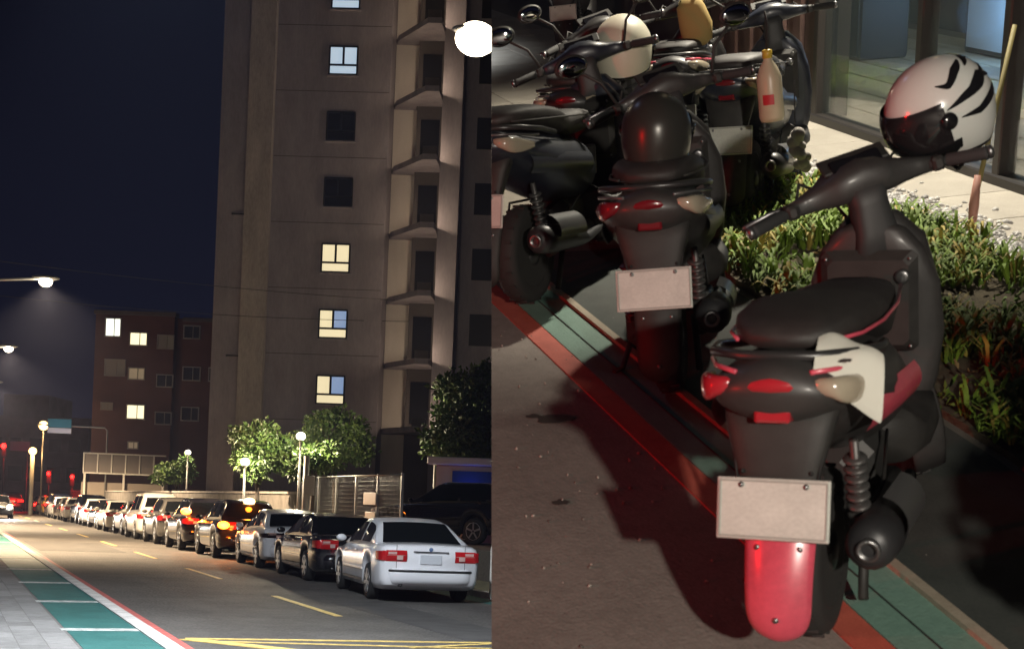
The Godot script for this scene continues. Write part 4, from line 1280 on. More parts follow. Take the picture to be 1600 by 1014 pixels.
func street_lamp(head: Vector3, arm: Vector3, e: float, label: String, bulb := 0.22) -> void:
	var foot := Vector3(head.x + arm.x, 0, head.z + arm.z)
	var t := thing("street_lamp", label, "street lamp", at(foot), "street lamps")
	var h := head - foot
	var galv := mat("galvanised", Color(0.33, 0.33, 0.32), 0.45, 0.5)
	var b := B.new()
	b.tube([Vector3.ZERO, Vector3(0, h.y * 0.5, 0), Vector3(0, h.y - 0.8, 0)], [0.12, 0.095, 0.07], 12)
	put(b, "pole", galv, t)
	b = B.new()
	b.tube([Vector3(0, h.y - 0.9, 0), Vector3(h.x * 0.15, h.y - 0.45, h.z * 0.15), Vector3(h.x * 0.5, h.y - 0.12, h.z * 0.5), h + Vector3(0, 0.10, 0)], 0.045, 10)
	put(b, "arm", galv, t)
	b = B.new()
	b.ell(h + Vector3(0, 0.13, 0), Vector3(0.45, 0.09, 0.22), 16, 8)
	put(b, "head", galv, t)
	b = B.new()
	b.ell(h - Vector3(0, 0.0, 0), Vector3(bulb, bulb * 0.8, bulb), 18, 12)
	put(b, "lens", glow("street_lens", Color(1.0, 0.93, 0.80), 16.0), t)
	if e > 2000.0: omni(h - Vector3(0, 0.02, 0), WARM, e - 2000.0, 0.2, t)
	elif e > 0.0: down_spot(h - Vector3(0, 0.02, 0), Vector3(0.12, -1.0, 0.0), WARM, e, 68.0, t, 0.2)
	else: down_spot(h - Vector3(0, 0.02, 0), Vector3(0.32, -1.0, -0.55), Color(0.94, 0.97, 1.0), 260.0, 50.0, t, 0.2)  # beam of the unseen lamp over the walkway

# ---------------------------------------------------------------- the ramp with the scooters
func sheet(called: String, poly: Array, y: float, m: Material, kind := "structure", thick := 0.03) -> MeshInstance3D:
	var b := B.new()
	var pv := []
	for p in poly: pv.append(Vector2(p[0], p[1]))
	b.prism(pv, y - thick, y)
	var o := put(b, called, m)
	o.transform = Q
	o.set_meta("kind", kind)
	cut(o)
	return o

# ends a node's meshes at the seam plane between the two places
func cut(o: Node) -> void:
	if o is MeshInstance3D and o.mesh:
		var gt: Transform3D = o.global_transform
		var ar: Array = o.mesh.surface_get_arrays(0)
		var vs: PackedVector3Array = ar[Mesh.ARRAY_VERTEX]
		var ns: PackedVector3Array = ar[Mesh.ARRAY_NORMAL]
		var ix = ar[Mesh.ARRAY_INDEX]
		var n: int = ix.size() if ix else vs.size()
		var any := false
		var ds := PackedFloat32Array()
		for p in vs:
			var d := seam.distance_to(gt * p)
			ds.append(d)
			if d < 0.0: any = true
		if any:
			var st := SurfaceTool.new()
			st.begin(Mesh.PRIMITIVE_TRIANGLES)
			var count := 0
			for i in range(0, n, 3):
				var pp := []
				for k in 3:
					var a: int = ix[i + k] if ix else i + k
					var c: int = ix[i + (k + 1) % 3] if ix else i + (k + 1) % 3
					if ds[a] >= 0.0: pp.append([vs[a], ns[a]])
					if (ds[a] >= 0.0) != (ds[c] >= 0.0):
						var f := ds[a] / (ds[a] - ds[c])
						pp.append([vs[a].lerp(vs[c], f), ns[a].lerp(ns[c], f)])
				for k in range(1, pp.size() - 1):
					for q in [pp[0], pp[k], pp[k + 1]]:
						st.set_normal(q[1])
						st.add_vertex(q[0])
						count += 1
			if count == 0: o.mesh = null
			else: o.mesh = st.commit()
	for c in o.get_children(): cut(c)
	if o is MeshInstance3D and o.mesh == null and o.get_child_count() == 0: o.free()

func on_ramp(x: float, z: float, yaw := 0.0, lean := 0.0, y := 0.0) -> Transform3D:
	return Q * Transform3D(Basis(Vector3.UP, deg_to_rad(-yaw)) * Basis(Vector3.BACK, deg_to_rad(lean)), Vector3(x, y, z))

func build_ramp() -> void:
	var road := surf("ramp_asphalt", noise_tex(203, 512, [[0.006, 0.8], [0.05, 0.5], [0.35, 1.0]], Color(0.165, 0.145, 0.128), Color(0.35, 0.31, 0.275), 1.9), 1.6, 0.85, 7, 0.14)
	sheet("ramp_road", [[-4.0, -1.3], [-4.0, -23.2], [7.5, -23.2], [7.5, -1.3]], -0.012, road, "structure", 0.3)
	# edge line, green coat, kerb strip, dark strip with scooter shade painted in
	var line := func(off: float, z: float) -> Array: return [0.87 + off + (z + 3.29) * 0.2653, z]
	sheet("edge_line", [line.call(0.0, -1.3), line.call(0.0, -9.0), line.call(0.100, -9.0), line.call(0.100, -1.3)], -0.006, surf("orange_paint", noise_tex(205, 256, [[0.02, 1.0], [0.3, 1.0]], Color(0.40, 0.075, 0.05), Color(0.64, 0.15, 0.10), 1.8), 0.7, 0.6))
	sheet("green_strip", [line.call(0.103, -1.3), line.call(0.103, -9.0), line.call(0.318, -9.0), line.call(0.318, -1.3)], -0.004, surf("ramp_teal", noise_tex(207, 512, [[0.006, 1.0], [0.07, 0.8], [0.4, 0.8]], Color(0.12, 0.23, 0.185), Color(0.22, 0.37, 0.30), 1.6), 1.2, 0.65, 8, 0.12))
	for k in 5:   # saw joints across and along the strip
		var zz := -2.9 - 0.8 * k
		sheet("joint_line", [line.call(0.205, zz), line.call(0.205, zz - 0.79), line.call(0.209, zz - 0.79), line.call(0.209, zz)], 0.0005, mat("joint_dark", Color(0.03, 0.04, 0.035), 0.9), "structure", 0.004)
	sheet("kerb_strip", [line.call(0.318, -1.3), line.call(0.318, -9.0), line.call(0.352, -9.0), line.call(0.352, -1.3)], 0.012, surf("kerb_beige", noise_tex(209, 256, [[0.03, 1.0], [0.3, 1.0]], Color(0.26, 0.22, 0.16), Color(0.46, 0.40, 0.31), 1.5), 0.8, 0.8))
	sheet("shade_painted_bay", [line.call(0.352, -1.3), line.call(0.352, -7.6), [1.0, -7.6], [1.0, -7.1], [1.62, -4.5], [2.2, -1.3]], -0.003, surf("bay", noise_tex(211, 256, [[0.02, 1.0], [0.3, 1.0]], Color(0.030, 0.036, 0.033), Color(0.07, 0.078, 0.07), 1.5), 1.0, 0.85))  # dark tone stands in for the shade cast between the scooters
	# pale paving with real slabs
	var pave := sheet("plaza", [[-4, -7.6], [-4, -23.2], [7.5, -23.2], [7.5, -1.3], [2.2, -1.3], [1.62, -4.5], [1.0, -7.1], [1.0, -7.6]], -0.009, surf("plaza_joint", noise_tex(213, 256, [[0.05, 1.0], [0.3, 1.0]], Color(0.12, 0.105, 0.085), Color(0.2, 0.18, 0.15), 1.3), 1.0, 0.9))
	var slabs := []
	for k in 3:
		var c := Color(0.30, 0.275, 0.235) * (0.88 + 0.12 * k)
		slabs.append(surf("slab%d" % k, noise_tex(220 + k, 256, [[0.015, 1.0], [0.2, 0.7], [0.4, 0.5]], c * 0.78, c * 1.2, 1.5), 1.1, 0.75, 12, 0.25))
	rng.seed = 77
	var b := B.new()
	b.rbox(Vector3.ZERO, Vector3(0.894, 0.03, 0.594), 0.005)
	var sm := b.mesh()
	b = B.new()
	b.rbox(Vector3.ZERO, Vector3(0.444, 0.03, 0.594), 0.005)
	var sm2 := b.mesh()
	var fd := Vector2(0.223, 0.975)     # along the shop front
	var fn := Vector2(0.975, -0.223)    # into the shop
	var f0 := Vector2(2.42, -11.08)
	for i in range(-24, 14):
		for j in range(-6, 0):
			var p := f0 + fd * (0.6 * i) + fn * (0.9 * j + 0.42)
			var near_bed := p.y > -10.2 and p.x < 1.39 + (p.y + 10.09) * 0.30 + 0.42
			if near_bed or (p.y > -7.9 and p.x < 2.6): continue
			if p.y > -9.9 and j < -1: continue
			var o := MeshInstance3D.new()
			o.mesh = sm
			o.material_override = slabs[rng.randi() % 3]
			o.name = "paving_slab"
			pave.add_child(o, true)
			o.transform = Transform3D(Basis(Vector3.UP, atan2(0.223, 0.975)), Vector3(p.x, -0.005 + rng.randf_range(-0.001, 0.001), p.y))
	cut(pave)
	# planting bed, white chippings
	var bed := [[2.25, -1.3], [1.66, -4.5], [1.05, -7.1], [0.80, -10.0], [0.85, -13.0], [1.05, -18.0], [2.4, -18.0], [1.9, -14.0], [1.42, -10.09], [1.8, -8.73], [2.24, -7.7], [2.45, -6.5], [3.0, -4.5], [3.6, -1.3]]
	sheet("planting_bed", bed, 0.02, surf("soil", noise_tex(231, 256, [[0.03, 1.0], [0.3, 1.0]], Color(0.045, 0.034, 0.020), Color(0.13, 0.105, 0.06), 1.7), 0.6, 0.95, 3, 0.9))
	var poly := PackedVector2Array()
	for p in bed: poly.append(Vector2(p[0], p[1]))
	var xs := []
	var cols := []
	rng.seed = 91
	for i in 15000:
		var p := Vector2(rng.randf_range(0.8, 3.4), rng.randf_range(-13.5, -2.6))
		if not Geometry2D.is_point_in_polygon(p, poly): continue
		var n := sin(p.x * 5.1) * cos(p.y * 3.3 + 1.0) + sin(p.y * 7.0 + p.x * 2.0) * 0.5
		if n < -0.15 + rng.randf_range(-0.6, 0.6): continue
		var s := rng.randf_range(0.35, 0.95)
		xs.append(Transform3D(Basis(Vector3.UP, rng.randf() * TAU) * Basis(Vector3.RIGHT, rng.randf_range(-0.3, 0.3)).scaled(Vector3(s, s * rng.randf_range(0.8, 1.3), s)), Vector3(p.x, 0.02, p.y)))
		var q := rng.randf_range(0.6, 1.4)
		var dry := 1.0 if rng.randf() < 0.22 else 0.0
		cols.append(Color((0.115 + 0.15 * dry) * q, (0.185 + 0.02 * dry) * q, (0.014 + 0.02 * dry) * q))
	var gr := scatter(self, "bed_plants", grass_tuft(5), xs, cols, leaf_mat("bed_leaf"))
	leaf_mat("bed_leaf").roughness = 0.75
	gr.transform = Q
	gr.set_meta("kind", "stuff")
	tag(gr, "low green strap-leaved plants filling the planting bed", "plants")
	xs = []
	cols = []
	for i in 550:
		var p := Vector2(rng.randf_range(0.8, 3.4), rng.randf_range(-11.0, -2.6))
		if not Geometry2D.is_point_in_polygon(p, poly): continue
		xs.append(Transform3D(rand_basis(rng.randf_range(0.5, 1.1)), Vector3(p.x, rng.randf_range(0.02, 0.08), p.y)))
		var q := rng.randf_range(0.6, 1.4)
		var dead := rng.randf() < 0.15
		cols.append(Color(0.20 * q, 0.13 * q, 0.05 * q) if dead else Color(0.10 * q, 0.17 * q, 0.02 * q))
	var lf := scatter(self, "bed_leaves", leaf_clump(77, 7, 0.055, 0.06, Color(1, 1, 1), 0.4), xs, cols, leaf_mat("bed_leaf"))
	lf.transform = Q
	lf.set_meta("kind", "stuff")
	tag(lf, "small broad weed leaves and dead leaves among the strap-leaved plants", "leaves")
	var chips := B.new()
	chips.ell(Vector3.ZERO, Vector3(0.018, 0.010, 0.014), 6, 4)
	xs = []
	cols = []
	for i in 5200:
		var f := rng.randf()
		var c := Vector2(1.42, -10.1).lerp(Vector2(2.30, -7.6), f / 0.6) if f < 0.6 else Vector2(2.30, -7.6).lerp(Vector2(3.1, -4.2), (f - 0.6) / 0.4)
		var p := c + Vector2(absf(rng.randfn()) * 0.16, rng.randfn() * 0.10)
		var s := rng.randf_range(0.6, 1.6)
		xs.append(Transform3D(Basis(Vector3(rng.randfn(), rng.randfn(), rng.randfn()).normalized(), rng.randf() * TAU).scaled(Vector3.ONE * s), Vector3(p.x, 0.012, p.y)))
		var g := rng.randf_range(0.22, 0.55)
		cols.append(Color(g, g * 0.97, g * 0.93))
	var gv := scatter(self, "white_gravel", chips.mesh(), xs, cols, leaf_mat("stone_chip"))
	leaf_mat("stone_chip").backlight_enabled = false
	gv.transform = Q
	gv.set_meta("kind", "stuff")
	tag(gv, "pale stone chippings along the far edge of the bed", "gravel")

	# --- shop front
	var yaw := atan2(0.223, 0.975)
	# local frame: x along the front towards the near end, z out of the shop
	var SX := Transform3D(Basis(Vector3(fd.x, 0, fd.y), Vector3.UP, Vector3(-fn.x, 0, -fn.y)), Vector3(f0.x, 0, f0.y))
	var SH := thing("shop_building", "brown panelled shop front with dark framed glazing and plank floor", "building", Q * SX)
	var dk := mat("shop_frame", Color(0.022, 0.019, 0.017), 0.45)
	var brown := surf("brown_panel", noise_tex(241, 256, [[0.02, 1.0], [0.3, 0.6]], Color(0.040, 0.022, 0.018), Color(0.085, 0.05, 0.042), 1.5), 1.5, 0.55)
	for k in 14:
		b = B.new()
		b.rbox(Vector3(-0.12 - 0.16 * k, 2.2, -0.04 - 0.025 * (k % 2)), Vector3(0.152, 4.4, 0.08), 0.012)
		put(b, "wall_panel", brown, SH)
	b = B.new()
	b.box(Vector3(-3.2, 2.12, -0.2), Vector3(6.3, 4.24, 0.1))
	b.box(Vector3(0.2, 4.3, -1.8), Vector3(12.9, 0.1, 3.7))
	b.box(Vector3(-6.1, 2.1, -1.9), Vector3(0.1, 4.2, 3.2))
	put(b, "wall", mat("shop_wall", Color(0.05, 0.045, 0.04), 0.8), SH)
	b = B.new()
	b.box(Vector3(0.2, 2.1, -3.6), Vector3(12.8, 4.2, 0.1))
	put(b, "back_wall", mat("shop_back", Color(0.035, 0.042, 0.046), 0.6), SH)
	for xx in [0.03, 1.53, 2.52, 4.0, 5.4]:
		b = B.new()
		b.rbox(Vector3(xx, 1.55, 0.0), Vector3(0.075, 3.1, 0.12), 0.008)
		put(b, "mullion", dk, SH)
	b = B.new()
	b.rbox(Vector3(3.0, 0.035, 0.0), Vector3(6.2, 0.07, 0.14), 0.01)
	b.rbox(Vector3(3.0, 3.1, 0.0), Vector3(6.2, 0.12, 0.13), 0.01)
	put(b, "rail", dk, SH)
	var gm := StandardMaterial3D.new()
	gm.transparency = BaseMaterial3D.TRANSPARENCY_ALPHA
	gm.albedo_color = Color(0.55, 0.62, 0.62, 0.10)
	gm.roughness = 0.02
	for q in [[0.03, 1.53], [1.53, 2.52], [2.52, 4.0], [4.0, 5.4]]:
		b = B.new()
		b.box(Vector3((q[0] + q[1]) * 0.5, 1.55, 0.0), Vector3(q[1] - q[0] - 0.075, 3.0, 0.012))
		put(b, "pane", gm, SH)
	rng.seed = 17
	var plank := []
	for k in 3: plank.append(surf("plank%d" % k, noise_tex(250 + k, 256, [[0.02, 1.0], [0.2, 0.8]], Color(0.26, 0.235, 0.18) * (0.85 + 0.13 * k), Color(0.44, 0.41, 0.33) * (0.85 + 0.13 * k), 1.4), 0.8, 0.5))
	b = B.new()
	b.box(Vector3(0.2, -0.02, -1.85), Vector3(12.4, 0.02, 3.3))
	put(b, "floor", mat("underfloor", Color(0.02, 0.018, 0.015), 0.9), SH)
	for j in 8:
		for i in range(-3, 3):
			b = B.new()
			b.rbox(Vector3(0.95 + 2.05 * i + (0.4 if j % 2 else 0.0), 0.0, -0.26 - 0.40 * j), Vector3(2.03, 0.03, 0.375), 0.006)
			put(b, "plank", plank[rng.randi() % 3], SH)
	b = B.new()
	b.rbox(Vector3(-1.0, 4.2, -1.8), Vector3(2.4, 0.06, 0.5), 0.01)
	put(b, "unseen_ceiling_panel", glow("unseen_ceiling_panel", Color(0.95, 0.97, 1.0), 1.2), SH)
	down_spot(Vector3(-1.0, 4.1, -1.8), Vector3(0, -1, 0.1), Color(0.95, 0.98, 0.88), 4.5, 70.0, SH, 0.5)  # unseen overhead light, placed to brighten the plank floor
	# things in the shop: a lit screen standing in for the glow in the glazing, and dark furniture
	var SC := thing("stand_in_panel", "blue-white glowing panel standing in for the glow in the glazing", "glow_panel", Q * SX * at(Vector3(-1.75, 0.55, -2.75)))
	b = B.new()
	b.rbox(Vector3.ZERO, Vector3(1.9, 1.05, 0.06), 0.02)
	put(b, "bezel", dk, SC)
	b = B.new()
	b.box(Vector3(0, 0, 0.033), Vector3(1.8, 0.95, 0.006))
	put(b, "glow_panel", glow("panel_blue", Color(0.16, 0.30, 0.34), 0.10), SC)  # low emission standing in for the bluish glow in the glazing
	b = B.new()
	b.ell(Vector3(-0.1, -0.18, 0.06), Vector3(0.06, 0.06, 0.04), 14, 8)
	put(b, "bright_spot", glow("bright_spot_glow", Color(0.8, 0.93, 1.0), 3.0), SC)  # stands in for the bright point in the glazing
	omni(Vector3(-0.1, -0.1, 0.4), Color(0.55, 0.78, 1.0), 0.35, 0.2, SC)
	for q in [[-3.9, 0.45, 0.9, "taller dark cabinet on the shop floor"], [-3.0, 0.30, 0.6, "lower dark cabinet beside the glowing panel in the shop"]]:
		var FU := thing("shop_cabinet", q[3], "cabinet", Q * SX * at(Vector3(q[0], 0.016, -1.9)))
		b = B.new()
		b.rbox(Vector3(0, q[1], 0), Vector3(q[2], q[1] * 2.0, 0.5), 0.02)
		put(b, "carcass", mat("cabinet", Color(0.03, 0.03, 0.034), 0.5), FU)
		for k in 2:
			b = B.new()
			b.rbox(Vector3((k - 0.5) * q[2] * 0.48, q[1], 0.255), Vector3(q[2] * 0.46, q[1] * 1.8, 0.02), 0.008)
			put(b, "door", mat("cabinet_door", Color(0.07, 0.075, 0.08), 0.4), FU)
	# yellow stick with pink end leaning on the glazing
	var ST := thing("yellow_stick", "thin olive-yellow stick with a pink grip leaning against the glazing", "stick", on_ramp(2.45, -7.48))
	b = B.new()
	b.tube([Vector3(0, 0.16, 0), Vector3(0.25, 0.99, -0.35)], 0.013, 8)
	put(b, "shaft", mat("stick_yellow", Color(0.20, 0.165, 0.05), 0.7), ST)
	b = B.new()
	b.tube([Vector3(-0.01, 0.0, 0.02), Vector3(0, 0.16, 0), Vector3(0.02, 0.30, -0.04)], [0.018, 0.026, 0.016], 10)
	put(b, "grip", mat("stick_pink", Color(0.42, 0.20, 0.15), 0.6), ST)

	# --- scooters
	var blackp := dusty("scoot_black", Color(0.017, 0.016, 0.016), 0.5)
	var greyp := dusty("scoot_grey", Color(0.036, 0.034, 0.033), 0.5)
	var pink := dusty("scoot_pink", Color(0.64, 0.085, 0.13), 0.3, 0.4)
	var maroon := dusty("scoot_maroon", Color(0.12, 0.012, 0.02), 0.35, 0.3)
	var navy := dusty("scoot_navy", Color(0.014, 0.018, 0.03), 0.42, 0.2)
	var white := mat("scoot_white", Color(0.62, 0.60, 0.55), 0.3, 0.0, 0.5)
	var yellow := mat("scoot_yellow", Color(0.42, 0.29, 0.07), 0.35, 0.0, 0.4)
	var s1 := make_scooter("black scooter with pink mudguard and white cloth on its tail", on_ramp(1.04, -3.97, 24, 4), greyp, pink, {"pink_guard": true, "red_left": true, "steer": 32, "mirrors": false, "seam": true, "flank": true})
	var s2 := make_scooter("dark grey scooter with a dull black helmet on its seat", on_ramp(0.76, -5.94, 11, 4), greyp, maroon, {"red_left": true, "steer": 25})
	var s3 := make_scooter("black scooter with a wide bare rear wheel at the edge line", on_ramp(0.42, -7.20, 28, 4), navy, blackp, {"steer": 30})
	var s4 := make_scooter("black scooter carrying a plain cream helmet", on_ramp(0.66, -8.35, 14, 4), blackp, blackp, {"steer": 30})
	var s5 := make_scooter("dark scooter with pink flanks and a yellow bag near the brown panels", on_ramp(1.30, -9.4, 14, 4), blackp, pink, {"flank": true, "steer": 20})
	var s7 := make_scooter("blue-black scooter with a bottle hung from its handlebar", on_ramp(1.62, -8.6, 22, 4), navy, blackp, {"steer": 20})
	var s6 := make_scooter("black scooter in shadow beside the pink-guarded one", on_ramp(1.74, -2.95, 16, 4), blackp, blackp, {"steer": 30, "mirrors": false})
	var s8 := make_scooter("silver scooter standing farthest along the pale paving", on_ramp(0.95, -15.8, 10, 4), mat("scoot_silver", Color(0.30, 0.29, 0.28), 0.3, 0.3, 0.5), navy, {"steer": 25})
	for s in [s3, s4, s8]: cut(s)
	rng.seed = 303
	xs = []
	cols = []
	for i in 260:
		var p := Vector2(rng.randf_range(-0.02, 1.2), rng.randf_range(-6.5, -3.0))
		xs.append(Transform3D(rand_basis(rng.randf_range(0.12, 0.42)), Vector3(p.x, -0.008, p.y)))
		var g := rng.randf_range(0.1, 0.5)
		cols.append(Color(g, g * 0.92, g * 0.8))
	var gt := scatter(self, "loose_grit", chips.mesh(), xs, cols, leaf_mat("stone_chip"))
	gt.transform = Q
	gt.set_meta("kind", "stuff")
	tag(gt, "loose grit scattered on the asphalt by the edge line", "grit")
	for q in [[0.17, -5.12, 0.075, 0.026], [0.10, -5.16, 0.03, 0.012], [0.16, -4.35, 0.03, 0.012]]:
		var blot := []
		rng.seed = int(q[2] * 1000.0)
		for k in 14:
			var a := TAU * k / 14.0
			var rr := rng.randf_range(0.7, 1.2)
			blot.append([q[0] + cos(a) * q[2] * rr, q[1] + sin(a) * q[3] * 2.2 * rr])
		sheet("oil_stain", blot, -0.0085, mat("oil", Color(0.06, 0.05, 0.045), 0.6), "structure", 0.002)
	var YB := thing("yellow_bag", "soft mustard yellow bag slung on the dark scooter with pink flanks", "bag", on_ramp(1.20, -8.75, 14, 8, 0.86))
	b = B.new()
	var rb := []
	for q in [[0.0, 0.05, 0.03], [0.03, 0.085, 0.05], [0.12, 0.095, 0.06], [0.22, 0.08, 0.05], [0.27, 0.05, 0.025]]: rb.append(oval(Vector3(0.01 * sin(q[0] * 20.0), q[0], 0), Vector3.RIGHT, Vector3.BACK, q[1], q[2], 2.4, 18))
	b.loft(rb)
	put(b, "bag", mat("bag_yellow", Color(0.34, 0.24, 0.08), 0.8), YB)
	b = B.new()
	b.tube([Vector3(-0.05, 0.25, 0), Vector3(-0.04, 0.36, 0), Vector3(0.04, 0.36, 0), Vector3(0.05, 0.25, 0)], 0.007, 6)
	put(b, "strap", mat("strap", Color(0.02, 0.02, 0.02), 0.8), YB)
	# cloth and helmets
	make_cloth(on_ramp(1.04, -3.97, 24, 4))
	make_helmet("white full-face helmet with black stripes hung on a handlebar", Q * Transform3D((Basis(Vector3.UP, 1.75) * Basis(Vector3.RIGHT, -0.42)).scaled(Vector3.ONE * 1.1), Vector3(1.31, 1.165, -4.40)), mat("helmet_white", Color(0.64, 0.64, 0.60), 0.22, 0.0, 0.6), "graphic")
	make_helmet("dull black open-face helmet resting on a scooter seat", on_ramp(0.585, -5.33, 11, 0, 0.985), mat("helmet_dull", Color(0.045, 0.043, 0.038), 0.30, 0.3), "open")
	make_helmet("plain cream helmet resting on the scooter behind", on_ramp(0.68, -7.70, 14, 0, 1.0) * Transform3D(Basis().scaled(Vector3.ONE * 1.18), Vector3.ZERO), mat("helmet_cream", Color(0.60, 0.57, 0.45), 0.45), "open")
	# things hung from the blue-black scooter
	var BT := thing("drink_bottle", "pale drink bottle with a red mark hanging from a handlebar", "bottle", on_ramp(1.35, -7.2, 20, 6, 0.68) * Transform3D(Basis().scaled(Vector3.ONE * 1.2), Vector3.ZERO))
	b = B.new()
	b.lathe([[0.0, 0.0], [0.045, 0.002], [0.05, 0.02], [0.05, 0.17], [0.035, 0.21], [0.018, 0.235], [0.018, 0.25]], 20)
	put(b, "bottle", mat("bottle_pale", Color(0.55, 0.47, 0.33), 0.35), BT)
	b = B.new()
	b.lathe([[0.020, 0.245], [0.020, 0.275], [0.012, 0.278]], 16)
	put(b, "cap", mat("cap_yellow", Color(0.6, 0.42, 0.05), 0.4), BT)
	b = B.new()
	b.grid(func(u: float, v: float): return Vector3(0.0515 * sin((u - 0.5) * 0.9), lerpf(0.07, 0.11, v), 0.0515 * cos((u - 0.5) * 0.9)), 6, 2)
	put(b, "red_mark", mat("mark_red", Color(0.5, 0.03, 0.04), 0.4), BT)
	b = B.new()
	b.tube([Vector3(0, 0.27, 0), Vector3(0.01, 0.36, 0.0), Vector3(0.0, 0.42, -0.02)], 0.005, 6)
	put(b, "strap", mat("strap", Color(0.02, 0.02, 0.02), 0.8), BT)
	var TY := thing("fluffy_charm", "fluffy off-white charm hanging by the drink bottle", "charm", on_ramp(1.42, -7.0, 0, 0, 0.49))
	b = B.new()
	rng.seed = 5
	for i in 14:
		b.ell(Vector3(rng.randfn() * 0.02 + 0.004 * i, 0.16 - 0.012 * i, rng.randfn() * 0.012), Vector3.ONE * rng.randf_range(0.022, 0.036), 10, 7)
	put(b, "fluff", mat("fluff", Color(0.66, 0.62, 0.57), 0.95), TY)
	b = B.new()
	b.tube([Vector3(0.0, 0.17, 0), Vector3(-0.01, 0.40, 0.0)], 0.003, 5)
	put(b, "cord", mat("strap", Color(0.02, 0.02, 0.02), 0.8), TY)

func dusty(key: String, c: Color, rough: float, coat := 0.12) -> StandardMaterial3D:
	if mats.has(key): return mats[key]
	var m := surf(key, noise_tex(key.hash() % 1000, 256, [[0.008, 1.0], [0.08, 0.7], [0.4, 0.6]], c * 0.72, c * 1.25 + Color(0.006, 0.005, 0.004), 1.5), 0.5, rough)
	m.clearcoat_enabled = true
	m.clearcoat = coat
	m.clearcoat_roughness = 0.2
	return m

func grass_tuft(seed_: int) -> ArrayMesh:
	var r := RandomNumberGenerator.new()
	r.seed = seed_
	var b := B.new()
	for i in 9:
		var a := r.randf() * TAU
		var d := Vector3(cos(a), 0, sin(a))
		var h := r.randf_range(0.07, 0.17)
		var o := r.randf_range(0.03, 0.11)
		var w := d.cross(Vector3.UP) * r.randf_range(0.006, 0.012)
		var p0 := d * 0.01
		var p1 := d * (o * 0.45) + Vector3(0, h * 0.75, 0)
		var p2 := d * o + Vector3(0, h, 0)
		var p3 := d * (o * 1.5) + Vector3(0, h * 0.8, 0)
		b.add(PackedVector3Array([p0 - w * 0.6, p0 + w * 0.6, p1 + w, p0 - w * 0.6, p1 + w, p1 - w, p1 - w, p1 + w, p2 + w * 0.8, p1 - w, p2 + w * 0.8, p2 - w * 0.8, p2 - w * 0.8, p2 + w * 0.8, p3]), true, false)
	return b.mesh()

func make_cloth(x: Transform3D) -> void:
	var t := thing("white_cloth", "white folded cloth with a small dark mark on the scooter's tail", "cloth", x)
	var b := B.new()
	b.grid(func(u: float, v: float):
		var fold := 0.005 * sin(u * 8.0 + v * 4.0) + 0.004 * sin(v * 12.0)
		var xx := lerpf(0.075, 0.215, u) + 0.012 * sin(v * 2.5)
		return Vector3(xx, 0.868 - 0.055 * u * u - 0.105 * smoothstep(0.35, 1.0, v) * (0.75 + 0.45 * u) + fold, lerpf(0.80, 0.985, v) - 0.10 * u * v), 14, 14)
	put(b, "cloth", mat("cloth_white", Color(0.66, 0.64, 0.56), 0.85), t)
	b = B.new()
	b.rbox(Vector3(0.155, 0.836, 0.905), Vector3(0.022, 0.004, 0.016), 0.002)
	put(b, "printed_mark", mat("print_dark", Color(0.05, 0.045, 0.04), 0.8), t)

